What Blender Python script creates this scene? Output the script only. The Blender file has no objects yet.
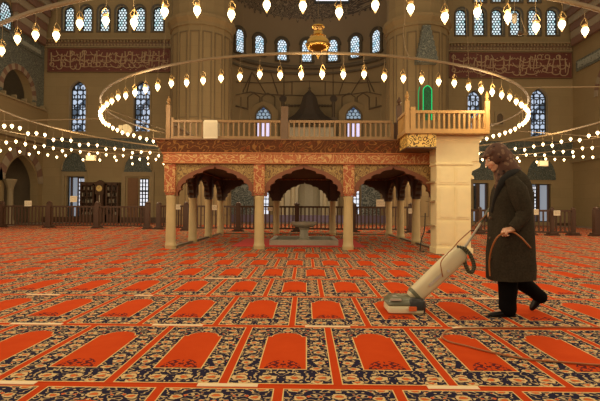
import bpy, bmesh, math, random
from mathutils import Vector, Matrix
random.seed(7)
PI = math.pi
SC = bpy.context.scene
COL = SC.collection

# ------------------------------------------------------------------ camera
FPX = 458.0
CAMM = (Matrix.Rotation(math.atan(6/FPX), 3, 'Z') @ Matrix.Rotation(math.radians(90)+math.atan(8.5/FPX), 3, 'X')
        @ Matrix.Rotation(math.radians(0.35), 3, 'Z'))
CAMO = Vector((0, 0, 1.0))
def W(px, py, Y):
    d = CAMM @ Vector(((px-300)/FPX, (200.5-py)/FPX, -1))
    return CAMO + d*(Y/d.y)
def G(px, py, z=0.0):
    d = CAMM @ Vector(((px-300)/FPX, (200.5-py)/FPX, -1))
    return CAMO + d*((z-1.0)/d.z)
cam = bpy.data.cameras.new('camera'); co = bpy.data.objects.new('camera', cam); COL.objects.link(co)
cam.sensor_width = 36; cam.lens = 36*FPX/600; cam.clip_end = 300
co.matrix_world = Matrix.Translation(CAMO) @ CAMM.to_4x4()
SC.camera = co

# ------------------------------------------------------------------ node helper
class NT:
    def __init__(s, name):
        s.m = bpy.data.materials.new(name); s.m.use_nodes = True
        s.t = s.m.node_tree; s.n = s.t.nodes; s.b = s.n['Principled BSDF']
    def link(s, a, b): s.t.links.new(a, b)
    def put(s, inp, v):
        if isinstance(v, (int, float)): inp.default_value = v
        elif isinstance(v, (tuple, list)):
            inp.default_value = tuple(v) if len(inp.default_value) == len(v) else tuple(v)+(1,)
        else: s.link(v, inp)
    def M(s, op, a, b=None, c=None):
        n = s.n.new('ShaderNodeMath'); n.operation = op
        s.put(n.inputs[0], a)
        if b is not None: s.put(n.inputs[1], b)
        if c is not None: s.put(n.inputs[2], c)
        return n.outputs[0]
    def mix(s, f, a, b):
        n = s.n.new('ShaderNodeMix'); n.data_type = 'RGBA'
        s.put(n.inputs[0], f); s.put(n.inputs[6], a); s.put(n.inputs[7], b)
        return n.outputs[2]
    def obj(s):
        n = s.n.new('ShaderNodeTexCoord'); return n.outputs['Object']
    def sep(s, v):
        n = s.n.new('ShaderNodeSeparateXYZ'); s.link(v, n.inputs[0]); return n.outputs
    def comb(s, x, y, z=0.0):
        n = s.n.new('ShaderNodeCombineXYZ'); s.put(n.inputs[0], x); s.put(n.inputs[1], y); s.put(n.inputs[2], z); return n.outputs[0]
    def noise(s, v, scale, detail=2.0, rough=.5):
        n = s.n.new('ShaderNodeTexNoise'); s.link(v, n.inputs['Vector']); n.inputs['Scale'].default_value = scale
        n.inputs['Detail'].default_value = detail; n.inputs['Roughness'].default_value = rough
        return n.outputs['Fac'], n.outputs['Color']
    def voro(s, v, scale, rnd=1.0, feature='F1'):
        n = s.n.new('ShaderNodeTexVoronoi'); n.feature = feature; s.link(v, n.inputs['Vector'])
        n.inputs['Scale'].default_value = scale; n.inputs['Randomness'].default_value = rnd
        return n.outputs['Distance'], (n.outputs['Color'] if 'Color' in n.outputs else None)
    def lt(s, a, b): return s.M('LESS_THAN', a, b)
    def gt(s, a, b): return s.M('GREATER_THAN', a, b)
    def fin(s, col, rough=.7, metal=0.0, bump=None, bstr=.2, bdist=.01):
        s.put(s.b.inputs['Base Color'], col); s.b.inputs['Roughness'].default_value = rough; s.b.inputs['Metallic'].default_value = metal
        if bump is not None:
            n = s.n.new('ShaderNodeBump'); n.inputs['Strength'].default_value = bstr; n.inputs['Distance'].default_value = bdist
            s.link(bump, n.inputs['Height']); s.link(n.outputs[0], s.b.inputs['Normal'])
        return s.m

MATS = {}
def plain(name, col, rough=.6, metal=0.0, var=.12, scale=6.0):
    """a colour with slight procedural mottling"""
    if name in MATS: return MATS[name]
    t = NT(name); f, _ = t.noise(t.obj(), scale, 3)
    a = tuple(c*(1-var) for c in col); b = tuple(min(1, c*(1+var)) for c in col)
    MATS[name] = t.fin(t.mix(f, a, b), rough, metal)
    return MATS[name]
def emit(name, col, s):
    t = NT(name); t.b.inputs['Base Color'].default_value = (*col, 1)
    t.b.inputs['Emission Color'].default_value = (*col, 1); t.b.inputs['Emission Strength'].default_value = s
    MATS[name] = t.m; return t.m
def stone(name, col, bw=1.6, bh=.62, mortar=.012, swap=True, dark=.72, var=.1):
    t = NT(name); x, y, z = t.sep(t.obj())
    h = t.M('ADD', x, y)
    v = t.comb(h, z)
    b = t.n.new('ShaderNodeTexBrick'); t.link(v, b.inputs['Vector'])
    b.inputs['Color1'].default_value = (*[c*(1-var) for c in col], 1)
    b.inputs['Color2'].default_value = (*[min(1, c*(1+var)) for c in col], 1)
    b.inputs['Mortar'].default_value = (*[c*dark for c in col], 1)
    b.inputs['Scale'].default_value = 1; b.inputs['Mortar Size'].default_value = mortar
    b.inputs['Brick Width'].default_value = bw; b.inputs['Row Height'].default_value = bh
    f, _ = t.noise(t.obj(), 1.7, 5, .65)
    c = t.mix(t.M('MULTIPLY', f, .38), b.outputs['Color'], tuple(c*.6 for c in col))
    MATS[name] = t.fin(c, .8); return t.m
def arabesque(name, base, line, scale, width=.06, line2=None, plane='xz', flowers=None):
    """winding scroll lines with small blossoms, painted on wood"""
    t = NT(name); x, y, z = t.sep(t.obj())
    if plane == 'xz': v = t.comb(t.M('ADD', x, y), z)
    else: v = t.comb(x, y)
    f, _ = t.noise(v, scale, 1.2, .4)
    k = t.M('ABSOLUTE', t.M('SUBTRACT', t.M('FRACT', t.M('MULTIPLY', f, 7.0)), .5))
    m = t.lt(k, width*2)
    c = t.mix(m, base, line)
    d, cc = t.voro(v, scale*1.3)
    if flowers:
        c = t.mix(t.lt(d, .22), c, flowers); c = t.mix(t.lt(d, .1), c, base)
    if line2:
        f2, _ = t.noise(v, scale*1.9, 1, .4)
        k2 = t.M('ABSOLUTE', t.M('SUBTRACT', t.M('FRACT', t.M('MULTIPLY', f2, 5.0)), .5))
        c = t.mix(t.lt(k2, width), c, line2)
    MATS[name] = t.fin(c, .55); return t.m
def lattice(name, glow, strength, cell, hole, tint=None, back=(.02, .025, .03), swap=False):
    """daylight seen through round panes set in a plaster lattice"""
    t = NT(name); x, y, z = t.sep(t.obj())
    if swap: x = y
    def dist(ox, oz):
        a = t.M('SUBTRACT', t.M('FRACT', t.M('ADD', t.M('DIVIDE', x, cell), ox)), .5)
        b = t.M('MULTIPLY', t.M('SUBTRACT', t.M('FRACT', t.M('ADD', t.M('DIVIDE', z, cell*1.732), oz)), .5), 1.732)
        return t.M('SQRT', t.M('ADD', t.M('MULTIPLY', a, a), t.M('MULTIPLY', b, b)))
    d = t.M('MINIMUM', dist(0.0, 0.0), dist(.5, .5))
    m = t.lt(d, hole)
    col = glow
    if tint:
        _, vc = t.voro(t.comb(x, z), 1/cell/1.6)
        r = t.sep(vc)[0]
        col = t.mix(t.gt(r, .55), glow, tint)
    t.put(t.b.inputs['Base Color'], back)
    t.put(t.b.inputs['Emission Color'], col)
    t.put(t.b.inputs['Emission Strength'], t.M('MULTIPLY', m, strength))
    MATS[name] = t.m; return t.m

# ------------------------------------------------------------------ geometry helpers
class MB:
    def __init__(s): s.v = []; s.f = []; s.mi = []; s.cur = 0
    def add(s, vs, fs):
        o = len(s.v); s.v += [tuple(v) for v in vs]; s.f += [tuple(i+o for i in f) for f in fs]; s.mi += [s.cur]*len(fs); return s
    def box(s, x0, x1, y0, y1, z0, z1):
        return s.add([(x0,y0,z0),(x1,y0,z0),(x1,y1,z0),(x0,y1,z0),(x0,y0,z1),(x1,y0,z1),(x1,y1,z1),(x0,y1,z1)],
                     [(0,3,2,1),(4,5,6,7),(0,1,5,4),(1,2,6,5),(2,3,7,6),(3,0,4,7)])
    def obox(s, M, hx, hy, hz):
        vs = [M @ Vector((a*hx, b*hy, c*hz)) for c in (-1, 1) for a, b in ((-1,-1),(1,-1),(1,1),(-1,1))]
        return s.add(vs, [(0,3,2,1),(4,5,6,7),(0,1,5,4),(1,2,6,5),(2,3,7,6),(3,0,4,7)])
    def cyl(s, p0, p1, r0, r1=None, n=12): return s.tube([p0, p1], [r0, r0 if r1 is None else r1], n)
    def tube(s, pts, rs, n=8, closed=False, squash=1.0, up=None):
        pts = [Vector(p) for p in pts]
        if isinstance(rs, (int, float)): rs = [rs]*len(pts)
        N = len(pts); rings = []; prev = None
        for i, p in enumerate(pts):
            a = pts[(i-1) % N] if (i > 0 or closed) else p
            b = pts[(i+1) % N] if (i < N-1 or closed) else p
            t = (b-a).normalized()
            if prev is None:
                ref = Vector(up) if up else (Vector((0,0,1)) if abs(t.z) < .9 else Vector((1,0,0)))
                u = (ref - t*ref.dot(t)).normalized()
            else: u = (prev - t*prev.dot(t)).normalized()
            prev = u; w = t.cross(u)
            rings.append([p + (u*math.cos(2*PI*k/n) + w*math.sin(2*PI*k/n)*squash)*rs[i] for k in range(n)])
        vs = [v for r in rings for v in r]; fs = []
        M_ = N if closed else N-1
        for i in range(M_):
            j = (i+1) % N
            for k in range(n):
                l = (k+1) % n; fs.append((i*n+k, i*n+l, j*n+l, j*n+k))
        if not closed: fs.append(tuple(range(n-1, -1, -1))); fs.append(tuple((N-1)*n+k for k in range(n)))
        return s.add(vs, fs)
    def lathe(s, prof, n=16, c=(0,0,0)):
        vs = []; fs = []
        for r, z in prof:
            for k in range(n): a = 2*PI*k/n; vs.append((c[0]+r*math.cos(a), c[1]+r*math.sin(a), c[2]+z))
        for i in range(len(prof)-1):
            for k in range(n):
                l = (k+1) % n; fs.append((i*n+k, i*n+l, (i+1)*n+l, (i+1)*n+k))
        fs.append(tuple(range(n-1, -1, -1))); fs.append(tuple((len(prof)-1)*n+k for k in range(n)))
        return s.add(vs, fs)
    def loft(s, rings):
        n = len(rings[0]); vs = [v for r in rings for v in r]; fs = []
        for i in range(len(rings)-1):
            for k in range(n): l = (k+1) % n; fs.append((i*n+k, i*n+l, (i+1)*n+l, (i+1)*n+k))
        fs.append(tuple(range(n-1, -1, -1))); fs.append(tuple((len(rings)-1)*n+k for k in range(n)))
        return s.add(vs, fs)
    def prism(s, poly, y0, y1, plane='xz', c=0.0):
        """polygon in x,z pushed along y (or in y,z pushed along x)"""
        n = len(poly)
        f = (lambda a, b, d: (a, d, b)) if plane == 'xz' else (lambda a, b, d: (d, a, b))
        vs = [f(a, b, y0) for a, b in poly] + [f(a, b, y1) for a, b in poly]
        return s.add(vs, [tuple(range(n)), tuple(range(2*n-1, n-1, -1))] + [(i, (i+1) % n + 0, (i+1) % n + n, i+n) for i in range(n)])
    def mesh(s, name, mats, smooth=False):
        me = bpy.data.meshes.new(name); me.from_pydata(s.v, [], s.f)
        for m in (mats if isinstance(mats, (list, tuple)) else [mats]): me.materials.append(m)
        for p, i in zip(me.polygons, s.mi): p.material_index = i
        bm = bmesh.new(); bm.from_mesh(me); bmesh.ops.recalc_face_normals(bm, faces=bm.faces); bm.to_mesh(me); bm.free()
        if smooth:
            for p in me.polygons: p.use_smooth = True
            me.set_sharp_from_angle(angle=math.radians(42))
        return me

def link_mesh(name, me, parent=None, origin=None):
    """mesh data is in world coordinates; re-base it on its parent's or its own origin"""
    o = bpy.data.objects.new(name, me); COL.objects.link(o)
    if parent is not None:
        o.parent = parent; pl = Vector(parent.location); pp = parent.parent
        while pp is not None: pl += Vector(pp.location); pp = pp.parent
        if origin is None: me.transform(Matrix.Translation(-pl))
        else:
            me.transform(Matrix.Translation(-Vector(origin))); o.location = Vector(origin)-pl
    else:
        if origin is None:
            xs = [v.co for v in me.vertices]
            mn = [min(v[i] for v in xs) for i in range(3)]; mx = [max(v[i] for v in xs) for i in range(3)]
            origin = ((mn[0]+mx[0])/2, (mn[1]+mx[1])/2, mn[2])
        me.transform(Matrix.Translation(-Vector(origin))); o.location = origin
    return o
def build(mb, name, mat, parent=None, smooth=False, origin=None):
    return link_mesh(name, mb.mesh(name, mat, smooth), parent, origin)
def tag(o, label=None, cat=None, group=None, kind=None):
    if label: o['label'] = label
    if cat: o['category'] = cat
    if group: o['group'] = group
    if kind: o['kind'] = kind
    return o
def empty(name, loc, label=None, cat=None, group=None, kind=None, rz=0):
    o = bpy.data.objects.new(name, None); COL.objects.link(o); o.location = loc; o.rotation_euler = (0, 0, rz)
    o.empty_display_size = .2
    return tag(o, label, cat, group, kind)
def copy_tree(o, parent=None):
    c = o.copy(); COL.objects.link(c); c.parent = parent
    for ch in [k for k in o.children if k != c]: copy_tree(ch, c)
    return c
def plate_mesh(name, outer, holes, t, mat):
    """2D outline with holes, thickness t, lying in local x,y with z = thickness"""
    cu = bpy.data.curves.new('c', 'CURVE'); cu.dimensions = '2D'; cu.fill_mode = 'BOTH'; cu.extrude = t/2
    for poly in [outer]+list(holes):
        sp = cu.splines.new('POLY'); sp.points.add(len(poly)-1)
        for p, q in zip(sp.points, poly): p.co = (q[0], q[1], 0, 1)
        sp.use_cyclic_u = True
    ob = bpy.data.objects.new('c', cu)
    COL.objects.link(ob)
    me = bpy.data.meshes.new_from_object(ob)
    bpy.data.objects.remove(ob); bpy.data.curves.remove(cu)
    me.name = name; me.materials.clear(); me.materials.append(mat)
    for p in me.polygons: p.use_smooth = False; p.material_index = 0
    return me
XZ = Matrix(((1,0,0,0),(0,0,-1,0),(0,1,0,0),(0,0,0,1)))      # local x,y -> world x,z
YZ = Matrix(((0,0,1,0),(1,0,0,0),(0,1,0,0),(0,0,0,1)))       # local x,y -> world y,z
def plate(name, outer, holes, t, mat, at=0.0, axis='y', parent=None, origin=None):
    """axis 'y': outline in world x,z standing at y=at ; axis 'x': outline in y,z standing at x=at"""
    me = plate_mesh(name, outer, holes, t, mat)
    if axis == 'y': me.transform(Matrix.Translation((0, at, 0)) @ XZ)
    else: me.transform(Matrix.Translation((at, 0, 0)) @ YZ)
    return link_mesh(name, me, parent, origin)
def arch_poly(cx, w, z0, z1, pointed=.0, n=8):
    """window outline: straight sides, round or pointed head"""
    h = w/2; hs = h*(1.0+pointed*.5); zs = z1-hs
    pts = [(cx-h, z0), (cx+h, z0)]
    for i in range(n+1):
        a = i/n*PI/2
        x = h*math.cos(a); z = hs*math.sin(a)
        if pointed: z = hs*(math.sin(a)*(1-pointed) + pointed*(1-x/h)**.8)
        pts.append((cx+x, zs+z))
    for i in range(n-1, -1, -1):
        a = i/n*PI/2
        x = h*math.cos(a); z = hs*math.sin(a)
        if pointed: z = hs*(math.sin(a)*(1-pointed) + pointed*(1-x/h)**.8)
        pts.append((cx-x, zs+z))
    return pts
def rect(x0, x1, z0, z1): return [(x0,z0),(x1,z0),(x1,z1),(x0,z1)]

# ------------------------------------------------------------------ materials
STONE = stone('wall_stone', (.36, .265, .130), var=.05, dark=.86)
STONE2 = stone('pier_stone', (.33, .235, .110), bw=2.2, bh=.9, var=.05, dark=.86)
APSE = plain('apse_plaster', (.31, .225, .115), .8, var=.14, scale=.8)
SEMI = plain('semidome_plaster', (.27, .20, .115), .8, var=.1, scale=.5)
MARBLE = plain('pale_marble', (.56, .44, .215), .45, var=.13, scale=5)
MARBLE_GREY = plain('grey_marble', (.36, .33, .25), .45, var=.2, scale=7)
PIERM = plain('cream_marble', (.90, .77, .44), .5, var=.12, scale=3.5)
JOINT = plain('dark_joint', (.13, .09, .055), .8)
WOOD = plain('rail_wood', (.26, .145, .050), .5, var=.2, scale=9)
HONEY = plain('honey_wood', (.44, .25, .075), .45, var=.2, scale=9)
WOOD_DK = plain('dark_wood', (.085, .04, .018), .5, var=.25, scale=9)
WOOD_MID = plain('brown_wood', (.20, .095, .035), .5, var=.2, scale=9)
WOOD_RED = plain('red_brown_wood', (.20, .062, .020), .5, var=.2, scale=6)
UNDER = plain('dark_soffit', (.05, .028, .014), .7)  # near-black soffit: shade under the deck put into the colour
GOLD = plain('gilt_brass', (.75, .44, .10), .25, 1.0)
BRASS = plain('dull_brass', (.55, .36, .12), .35, 1.0)
IRON = plain('tan_painted_iron', (.22, .155, .08), .6, var=.1)
WIRE = plain('wire', (.20, .14, .07), .5, .3)
PAPER = plain('paper', (.80, .70, .50), .8, var=.03)
INK = plain('ink', (.12, .07, .04), .8)
RED_RUG = plain('plain_red_wool', (.66, .030, .02), .95, var=.15, scale=14)
TILE = arabesque('dark_blue_tile', (.065, .075, .06), (.17, .18, .14), 3.2, .09, (.09, .13, .13))
TILE_GREEN = arabesque('blue_green_tile', (.09, .10, .085), (.26, .27, .21), 5.0, .08)
POST_ORANGE = arabesque('orange_scroll_paint', (.38, .09, .026), (.58, .36, .14), 5.5, .08, None, flowers=(.60, .38, .13))
SPANDREL = arabesque('gold_scroll_paint', (.36, .235, .070), (.16, .085, .025), 6.5, .09, None, flowers=(.46, .33, .12))
CORNICE = arabesque('brown_scroll_paint', (.105, .036, .013), (.30, .155, .045), 4.0, .05, (.18, .075, .022), flowers=(.24, .07, .022))
FRIEZE_GOLD = arabesque('gilt_frieze_paint', (.13, .07, .018), (.86, .58, .15), 6.5, .14, None, flowers=(.85, .56, .15))
def lamp_glass(name, s0, s1):
    t = NT(name); x, y, z = t.sep(t.obj())
    d = t.M('DIVIDE', t.M('ABSOLUTE', t.M('ADD', z, .012)), .075)
    f = t.M('MINIMUM', 1.0, t.M('MULTIPLY', d, d))
    t.put(t.b.inputs['Base Color'], (.6, .5, .35)); t.put(t.b.inputs['Emission Color'], t.mix(f, (1.0, .78, .42), (1.0, .50, .13)))
    t.put(t.b.inputs['Emission Strength'], t.M('ADD', s1, t.M('MULTIPLY', s0-s1, t.M('SUBTRACT', 1.0, f)))); t.b.inputs['Roughness'].default_value = .2
    MATS[name] = t.m; return t.m
GLOW = lamp_glass('lit_lamp_glass', 9.0, 1.3); GLOW_FAR = lamp_glass('lit_lamp_glass_far', 9.0, 2.2)
GLASS_OFF = plain('unlit_lamp_glass', (.52, .46, .34), .15, var=.05)
LAT = lattice('honeycomb_window', (.80, .95, 1.0), 1.1, .20, .36, (.55, .82, .86))
LAT_APSE = lattice('apse_honeycomb_window', (.74, .88, 1.0), 1.25, .215, .40, (.42, .66, .80))
LAT_BIG = lattice('tall_window_glass', (.66, .78, .98), .78, .40, .42, (.10, .14, .20))
LAT_SIDE = lattice('side_honeycomb_window', (.80, .95, 1.0), 1.0, .20, .36, (.55, .82, .86), swap=True)
LAT_SMALL = lattice('apse_stained_glass', (.50, .66, .80), .55, .30, .42, (.10, .16, .30))
LAT_VIO = emit('violet_white_daylight', (.74, .70, 1.0), .85)
LAT_SQ = emit('window_daylight', (.80, .86, 1.0), .95)
LAT_BLUE = emit('blue_grey_daylight', (.42, .52, .68), .32)

# ------------------------------------------------------------------ prayer carpet
PITCH = .652; ROWL = 1.305
def carpet_material():
    t = NT('prayer_carpet'); x, y, z = t.sep(t.obj())
    u = t.M('SUBTRACT', t.M('MULTIPLY', t.M('FRACT', t.M('ADD', t.M('DIVIDE', x, PITCH), .5)), PITCH), PITCH/2)   # 0 on the stripe
    au = t.M('ABSOLUTE', u); c = t.M('SUBTRACT', PITCH/2, au)          # c: distance from the middle of a mat
    red = t.mix(t.noise(t.obj(), 5, 4, .6)[0], (.47, .045, .007), (.60, .075, .012))
    navy = (.022, .019, .042); cream = (.63, .45, .22); orange = (.60, .13, .03)
    # border flowers, mirrored about each stripe
    v3 = t.comb(au, y)
    nf, nc = t.noise(v3, 11, 1.0)
    n_ = t.n.new('ShaderNodeVectorMath'); n_.operation = 'MULTIPLY_ADD'
    t.link(nc, n_.inputs[0]); n_.inputs[1].default_value = (.07, .07, 0); t.link(v3, n_.inputs[2])
    vw = n_.outputs[0]
    d1, c1 = t.voro(vw, 13.5, .8); r1 = t.sep(c1)
    d2, c2 = t.voro(vw, 33); r2 = t.sep(c2)
    f3, _ = t.noise(v3, 17, .6)
    k3 = t.M('ABSOLUTE', t.M('SUBTRACT', t.M('FRACT', t.M('MULTIPLY', f3, 3.2)), .5))
    flor = t.mix(t.lt(k3, .085), navy, (.46, .33, .17))
    flor = t.mix(t.M('MULTIPLY', t.lt(d2, .36), t.gt(r2[0], .44)), flor, (.56, .41, .21))
    flor = t.mix(t.M('MULTIPLY', t.lt(d2, .30), t.lt(r2[1], .12)), flor, (.60, .09, .02))
    # rows of larger blossoms down the side borders and along the foot
    wob, _ = t.noise(v3, 42, 1.5)
    wob = t.M('MULTIPLY', t.M('SUBTRACT', wob, .5), .036)
    def bloom(fx, fy, rad, seedc):
        nonlocal flor
        dx = t.M('DIVIDE', fx, 1.25); d = t.M('SQRT', t.M('ADD', t.M('MULTIPLY', dx, dx), t.M('MULTIPLY', fy, fy)))
        d = t.M('ADD', d, wob)
        flor = t.mix(t.lt(d, rad+.009), flor, navy); flor = t.mix(t.lt(d, rad), flor, cream)
        flor = t.mix(t.M('MULTIPLY', t.lt(d, rad*.55), t.gt(d, rad*.40)), flor, (.30, .14, .06))
        flor = t.mix(t.lt(d, rad*.40), flor, orange)
    cell = .108
    ys = t.M('MULTIPLY', t.M('SUBTRACT', t.M('FRACT', t.M('DIVIDE', y, cell)), .5), cell)
    bloom(t.M('SUBTRACT', au, t.M('ADD', .103, t.M('MULTIPLY', .014, t.M('SINE', t.M('MULTIPLY', y, 29.0))))), ys, .029, 0)
    foot = t.lt(y, .235)
    cs = t.M('MULTIPLY', t.M('SUBTRACT', t.M('FRACT', t.M('DIVIDE', au, .163)), .5), .163)
    bloom(cs, t.M('ADD', t.M('SUBTRACT', y, .115), t.M('MULTIPLY', t.M('SUBTRACT', 1.0, foot), 9.0)), .040, 0)
    bloom(t.M('SUBTRACT', c, .0), t.M('SUBTRACT', y, 1.155), .034, 0)
    # red field with an arched head
    head = t.M('MULTIPLY', .112, t.M('SQRT', t.M('MAXIMUM', 0.0, t.M('SUBTRACT', 1.0, t.M('POWER', t.M('MAXIMUM', 0.0, t.M('DIVIDE', t.M('SUBTRACT', y, .985), .095)), 2.0)))))
    hw = t.M('ADD', t.M('MULTIPLY', t.lt(y, .975), .145), t.M('MULTIPLY', t.M('MULTIPLY', t.gt(y, .975), t.lt(y, 1.08)), head))
    lo = t.gt(y, .262)
    fld = t.M('MULTIPLY', t.lt(c, hw), lo)
    fline = t.M('MULTIPLY', t.lt(c, t.M('ADD', hw, .0075)), t.M('MULTIPLY', t.gt(y, .252), t.lt(y, 1.088)))
    # dark spray of flowers at the foot of the field
    ex = t.M('DIVIDE', c, .115); ey = t.M('DIVIDE', t.M('SUBTRACT', y, .27), .16)
    spray = t.lt(t.M('ADD', t.M('MULTIPLY', ex, ex), t.M('MULTIPLY', ey, ey)), 1.0)
    dd, _ = t.voro(v3, 34, feature='DISTANCE_TO_EDGE')
    dn, _ = t.noise(v3, 34, 1)
    spray = t.M('MULTIPLY', spray, t.gt(dn, .50))
    redf = t.mix(spray, red, (.10, .018, .02))
    col = t.mix(fline, flor, (.70, .50, .21))
    col = t.mix(fld, col, redf)
    # frame lines and red bands
    band = t.M('MAXIMUM', t.lt(au, .0245), t.M('MAXIMUM', t.lt(y, .018), t.gt(y, 1.255)))
    line = t.M('MAXIMUM', t.lt(au, .031), t.M('MAXIMUM', t.lt(y, .027), t.gt(y, 1.246)))
    col = t.mix(line, col, (.70, .50, .21))
    col = t.mix(band, col, t.mix(.25, red, (.45, .035, .01)))
    pile, _ = t.noise(t.obj(), 160, 2)
    m = t.fin(col, .95, 0, pile, .35, .004)
    t.b.inputs['Specular IOR Level'].default_value = .03
    t.b.inputs['Sheen Weight'].default_value = 0
    return m
CARPET = carpet_material()
offs = {0: -.144, 1: .186, 2: -.115, 3: .19, 4: -.17, 5: .13, 6: -.19}
words = {0: 'nearest row of orange and navy floral prayer carpet, cut off by the bottom edge',
         1: 'second row of prayer carpet from the bottom edge, under the curled orange cord',
         2: 'third row of prayer carpet, the one under the vacuum cleaner head and the front shoe',
         3: 'fourth row of prayer carpet from the bottom edge, behind the vacuum head',
         4: 'fifth row of prayer carpet from the bottom edge, level with the coat hem',
         5: 'sixth row of prayer carpet, two rows in front of the platform columns',
         6: 'seventh row of prayer carpet, just in front of the platform columns',
         7: 'row of prayer carpet running under the front columns of the wooden platform'}
cm = MB().box(-24*PITCH, 24*PITCH, 0, ROWL-.003, 0, .010).mesh('prayer_carpet_row', CARPET)
for k in range(0, 22):
    o = bpy.data.objects.new('prayer_carpet_row', cm); COL.objects.link(o)
    off = offs.get(k, (.17 if k % 2 else -.13) + .07*math.sin(k*2.7))
    o.location = (off, 2.59 + ROWL*(k-1), 0)
    if k <= 7: tag(o, words[k], 'carpet', 'rows of prayer carpet')
    elif k < 13: tag(o, 'floral prayer carpet row among those crossing under the wooden platform', 'carpet', 'carpet rows under the platform')
    else: tag(o, 'distant floral prayer carpet row beyond the rear columns of the platform', 'carpet', 'distant carpet rows')
tag(build(MB().box(-24, 24, -1, 42, -.3, 0), 'floor', plain('floor_stone', (.25, .18, .12), .8)), kind='structure')

# pale seam strips lying on the row joints
CREAMT = plain('cream_tape', (.78, .62, .38), .7, var=.06)
strips = [(-4, 37, 373.5, 'cream seam strip at the far left of the nearest carpet joint'),
          (198, 258, 382, 'cream seam strip left of centre on the nearest carpet joint'),
          (427, 478, 382.5, 'cream seam strip right of centre on the nearest carpet joint'),
          (12, 63, 317, 'cream seam strip at the left end of the second carpet joint'),
          (153, 203, 322.5, 'cream seam strip on the second carpet joint, left of centre'),
          (305, 350, 326, 'cream seam strip on the second carpet joint, left of the vacuum head'),
          (452, 486, 326, 'cream seam strip on the second carpet joint, just in front of the black shoe'),
          (28, 60, 289.5, 'short cream seam strip on the third carpet joint, far left'),
          (135, 153, 293.5, 'short cream seam strip on the third carpet joint, left of centre'),
          (472, 500, 299, 'cream seam strip on the third carpet joint, beside the trouser leg'),
          (205, 242, 278.5, 'thin cream seam strip on the fourth carpet joint, in front of the left columns')]
for a, b, y, lab in strips:
    p = G(a, y); q = G(b, y)
    k = round((p.y/2+q.y/2-2.59)/ROWL); Y = 2.59+ROWL*k
    w = .022
    tag(build(MB().box(p.x*Y/p.y, q.x*Y/q.y, Y-w-.012, Y+w-.012, .0102, .0135), 'seam_strip', CREAMT), lab, 'strip', 'cream seam strips')

# ------------------------------------------------------------------ the muezzins' platform
XS = [-3.34, -1.15, 1.04, 3.23]; YS = [11.3, 13.49, 15.68, 17.87]
ZC = 1.30; ZA = 2.11; ZB = 2.36; ZD = 2.68
plat = empty('muezzin_platform', (-.055, 14.585, 0), 'wooden muezzin platform with painted scalloped arches on pale marble columns', 'platform')
def column_mb():
    return MB().lathe([(.135,0),(.135,.05),(.145,.07),(.138,.10),(.126,.13),(.122,.2),(.118,.8),(.112,1.22),(.118,1.24),(.125,1.27),(.12,1.30),(.10,1.305)], 20)
cmesh = column_mb().mesh('column', MARBLE, True)
postm = MB()
for w, z0, z1 in ((.075, 1.29, 1.33), (.11, 1.33, 1.39), (.135, 1.39, ZA)): postm.box(-w, w, -w, w, z0, z1)
pmesh = postm.mesh('post_block', POST_ORANGE)
pinner = postm.mesh('post_block', WOOD_DK)  # inner posts: shade beneath the platform put into the wood colour
for i, x in enumerate(XS):
    for j, y in enumerate(YS):
        if 0 < i < 3 and 0 < j < 3: continue
        o = bpy.data.objects.new('column', cmesh); COL.objects.link(o); o.parent = plat
        o.location = Vector((x, y, 0.01))-Vector(plat.location)
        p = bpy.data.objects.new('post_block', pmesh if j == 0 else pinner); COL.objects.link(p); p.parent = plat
        p.location = Vector((x, y, 0))-Vector(plat.location)
        if p.data is pmesh: tag(p, 'orange block painted with cream scrolls')
# scalloped arches
HALF = [(.93,1.31),(.935,1.38),(.905,1.44),(.845,1.455),(.86,1.53),(.825,1.60),(.735,1.635),(.73,1.69),(.66,1.74),(.555,1.755),(.55,1.81),(.44,1.865),(.31,1.88),(.30,1.92),(.17,1.965),(.03,1.985),(0,2.045)]
def arch_out(s=1.0, dz=0.0, dx=0.0):
    r = [(a*s+ (dx if a > 0 else 0), z+dz) for a, z in HALF]
    return r
def bay(c, half, at, axis, mat, thick=.10, trimmat=WOOD_RED):
    k = (half-.165)/.93*.975
    op = [(a*k, z) for a, z in HALF]
    hole = [(c-a, z) for a, z in op] + [(c+a, z) for a, z in reversed(op[:-1])]
    outer = [(c-half, 1.31), hole[0]]
    poly = [(c-half+.10, 1.31)] + hole + [(c+half-.10, 1.31), (c+half-.10, ZA), (c-half+.10, ZA)]
    pl = plate('arch_panel', poly, [], thick, WOOD_DK, at, axis, plat)  # core in dark wood, so the inner face carries painted shade
    if mat is SPANDREL: tag(plate('painted_spandrel', poly, [], .02, mat, at-thick/2-.012, axis, plat), 'gold scrollwork spandrel')
    tr_o = [(c-a*k*1.0-(.052 if a else 0), z+(.0 if i == 0 else .03)) for i, (a, z) in enumerate(HALF)]
    smooth = [(half-.125, 1.31), (half-.13, 1.50), (half-.18, 1.64), (half-.31, 1.78), (half-.52, 1.90), (half-.78, 2.00), (.10, 2.065), (0, 2.085)]
    so = [(c-a, z) for a, z in smooth] + [(c+a, z) for a, z in reversed(smooth[:-1])]
    trp = so + hole[::-1]
    plate('arch_moulding', trp, [], thick+.05, trimmat, at, axis, plat)
    return pl
for a in range(3):
    c = (XS[a]+XS[a+1])/2; h = (XS[a+1]-XS[a])/2
    bay(c, h, YS[0], 'y', SPANDREL); bay(c, h, YS[3], 'y', WOOD_DK, trimmat=WOOD_DK)  # rear bays all dark: their silhouette shade is in the colour
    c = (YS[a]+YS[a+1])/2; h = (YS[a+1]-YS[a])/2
    bay(c, h, XS[0], 'x', SPANDREL, trimmat=WOOD_DK); bay(c, h, XS[3], 'x', WOOD_DK, trimmat=WOOD_DK)  # side trim darkened too, shade put into its colour
X0, X1, Y0, Y1 = XS[0]-.16, XS[3]+.16, YS[0]-.16, YS[3]+.16
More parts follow.
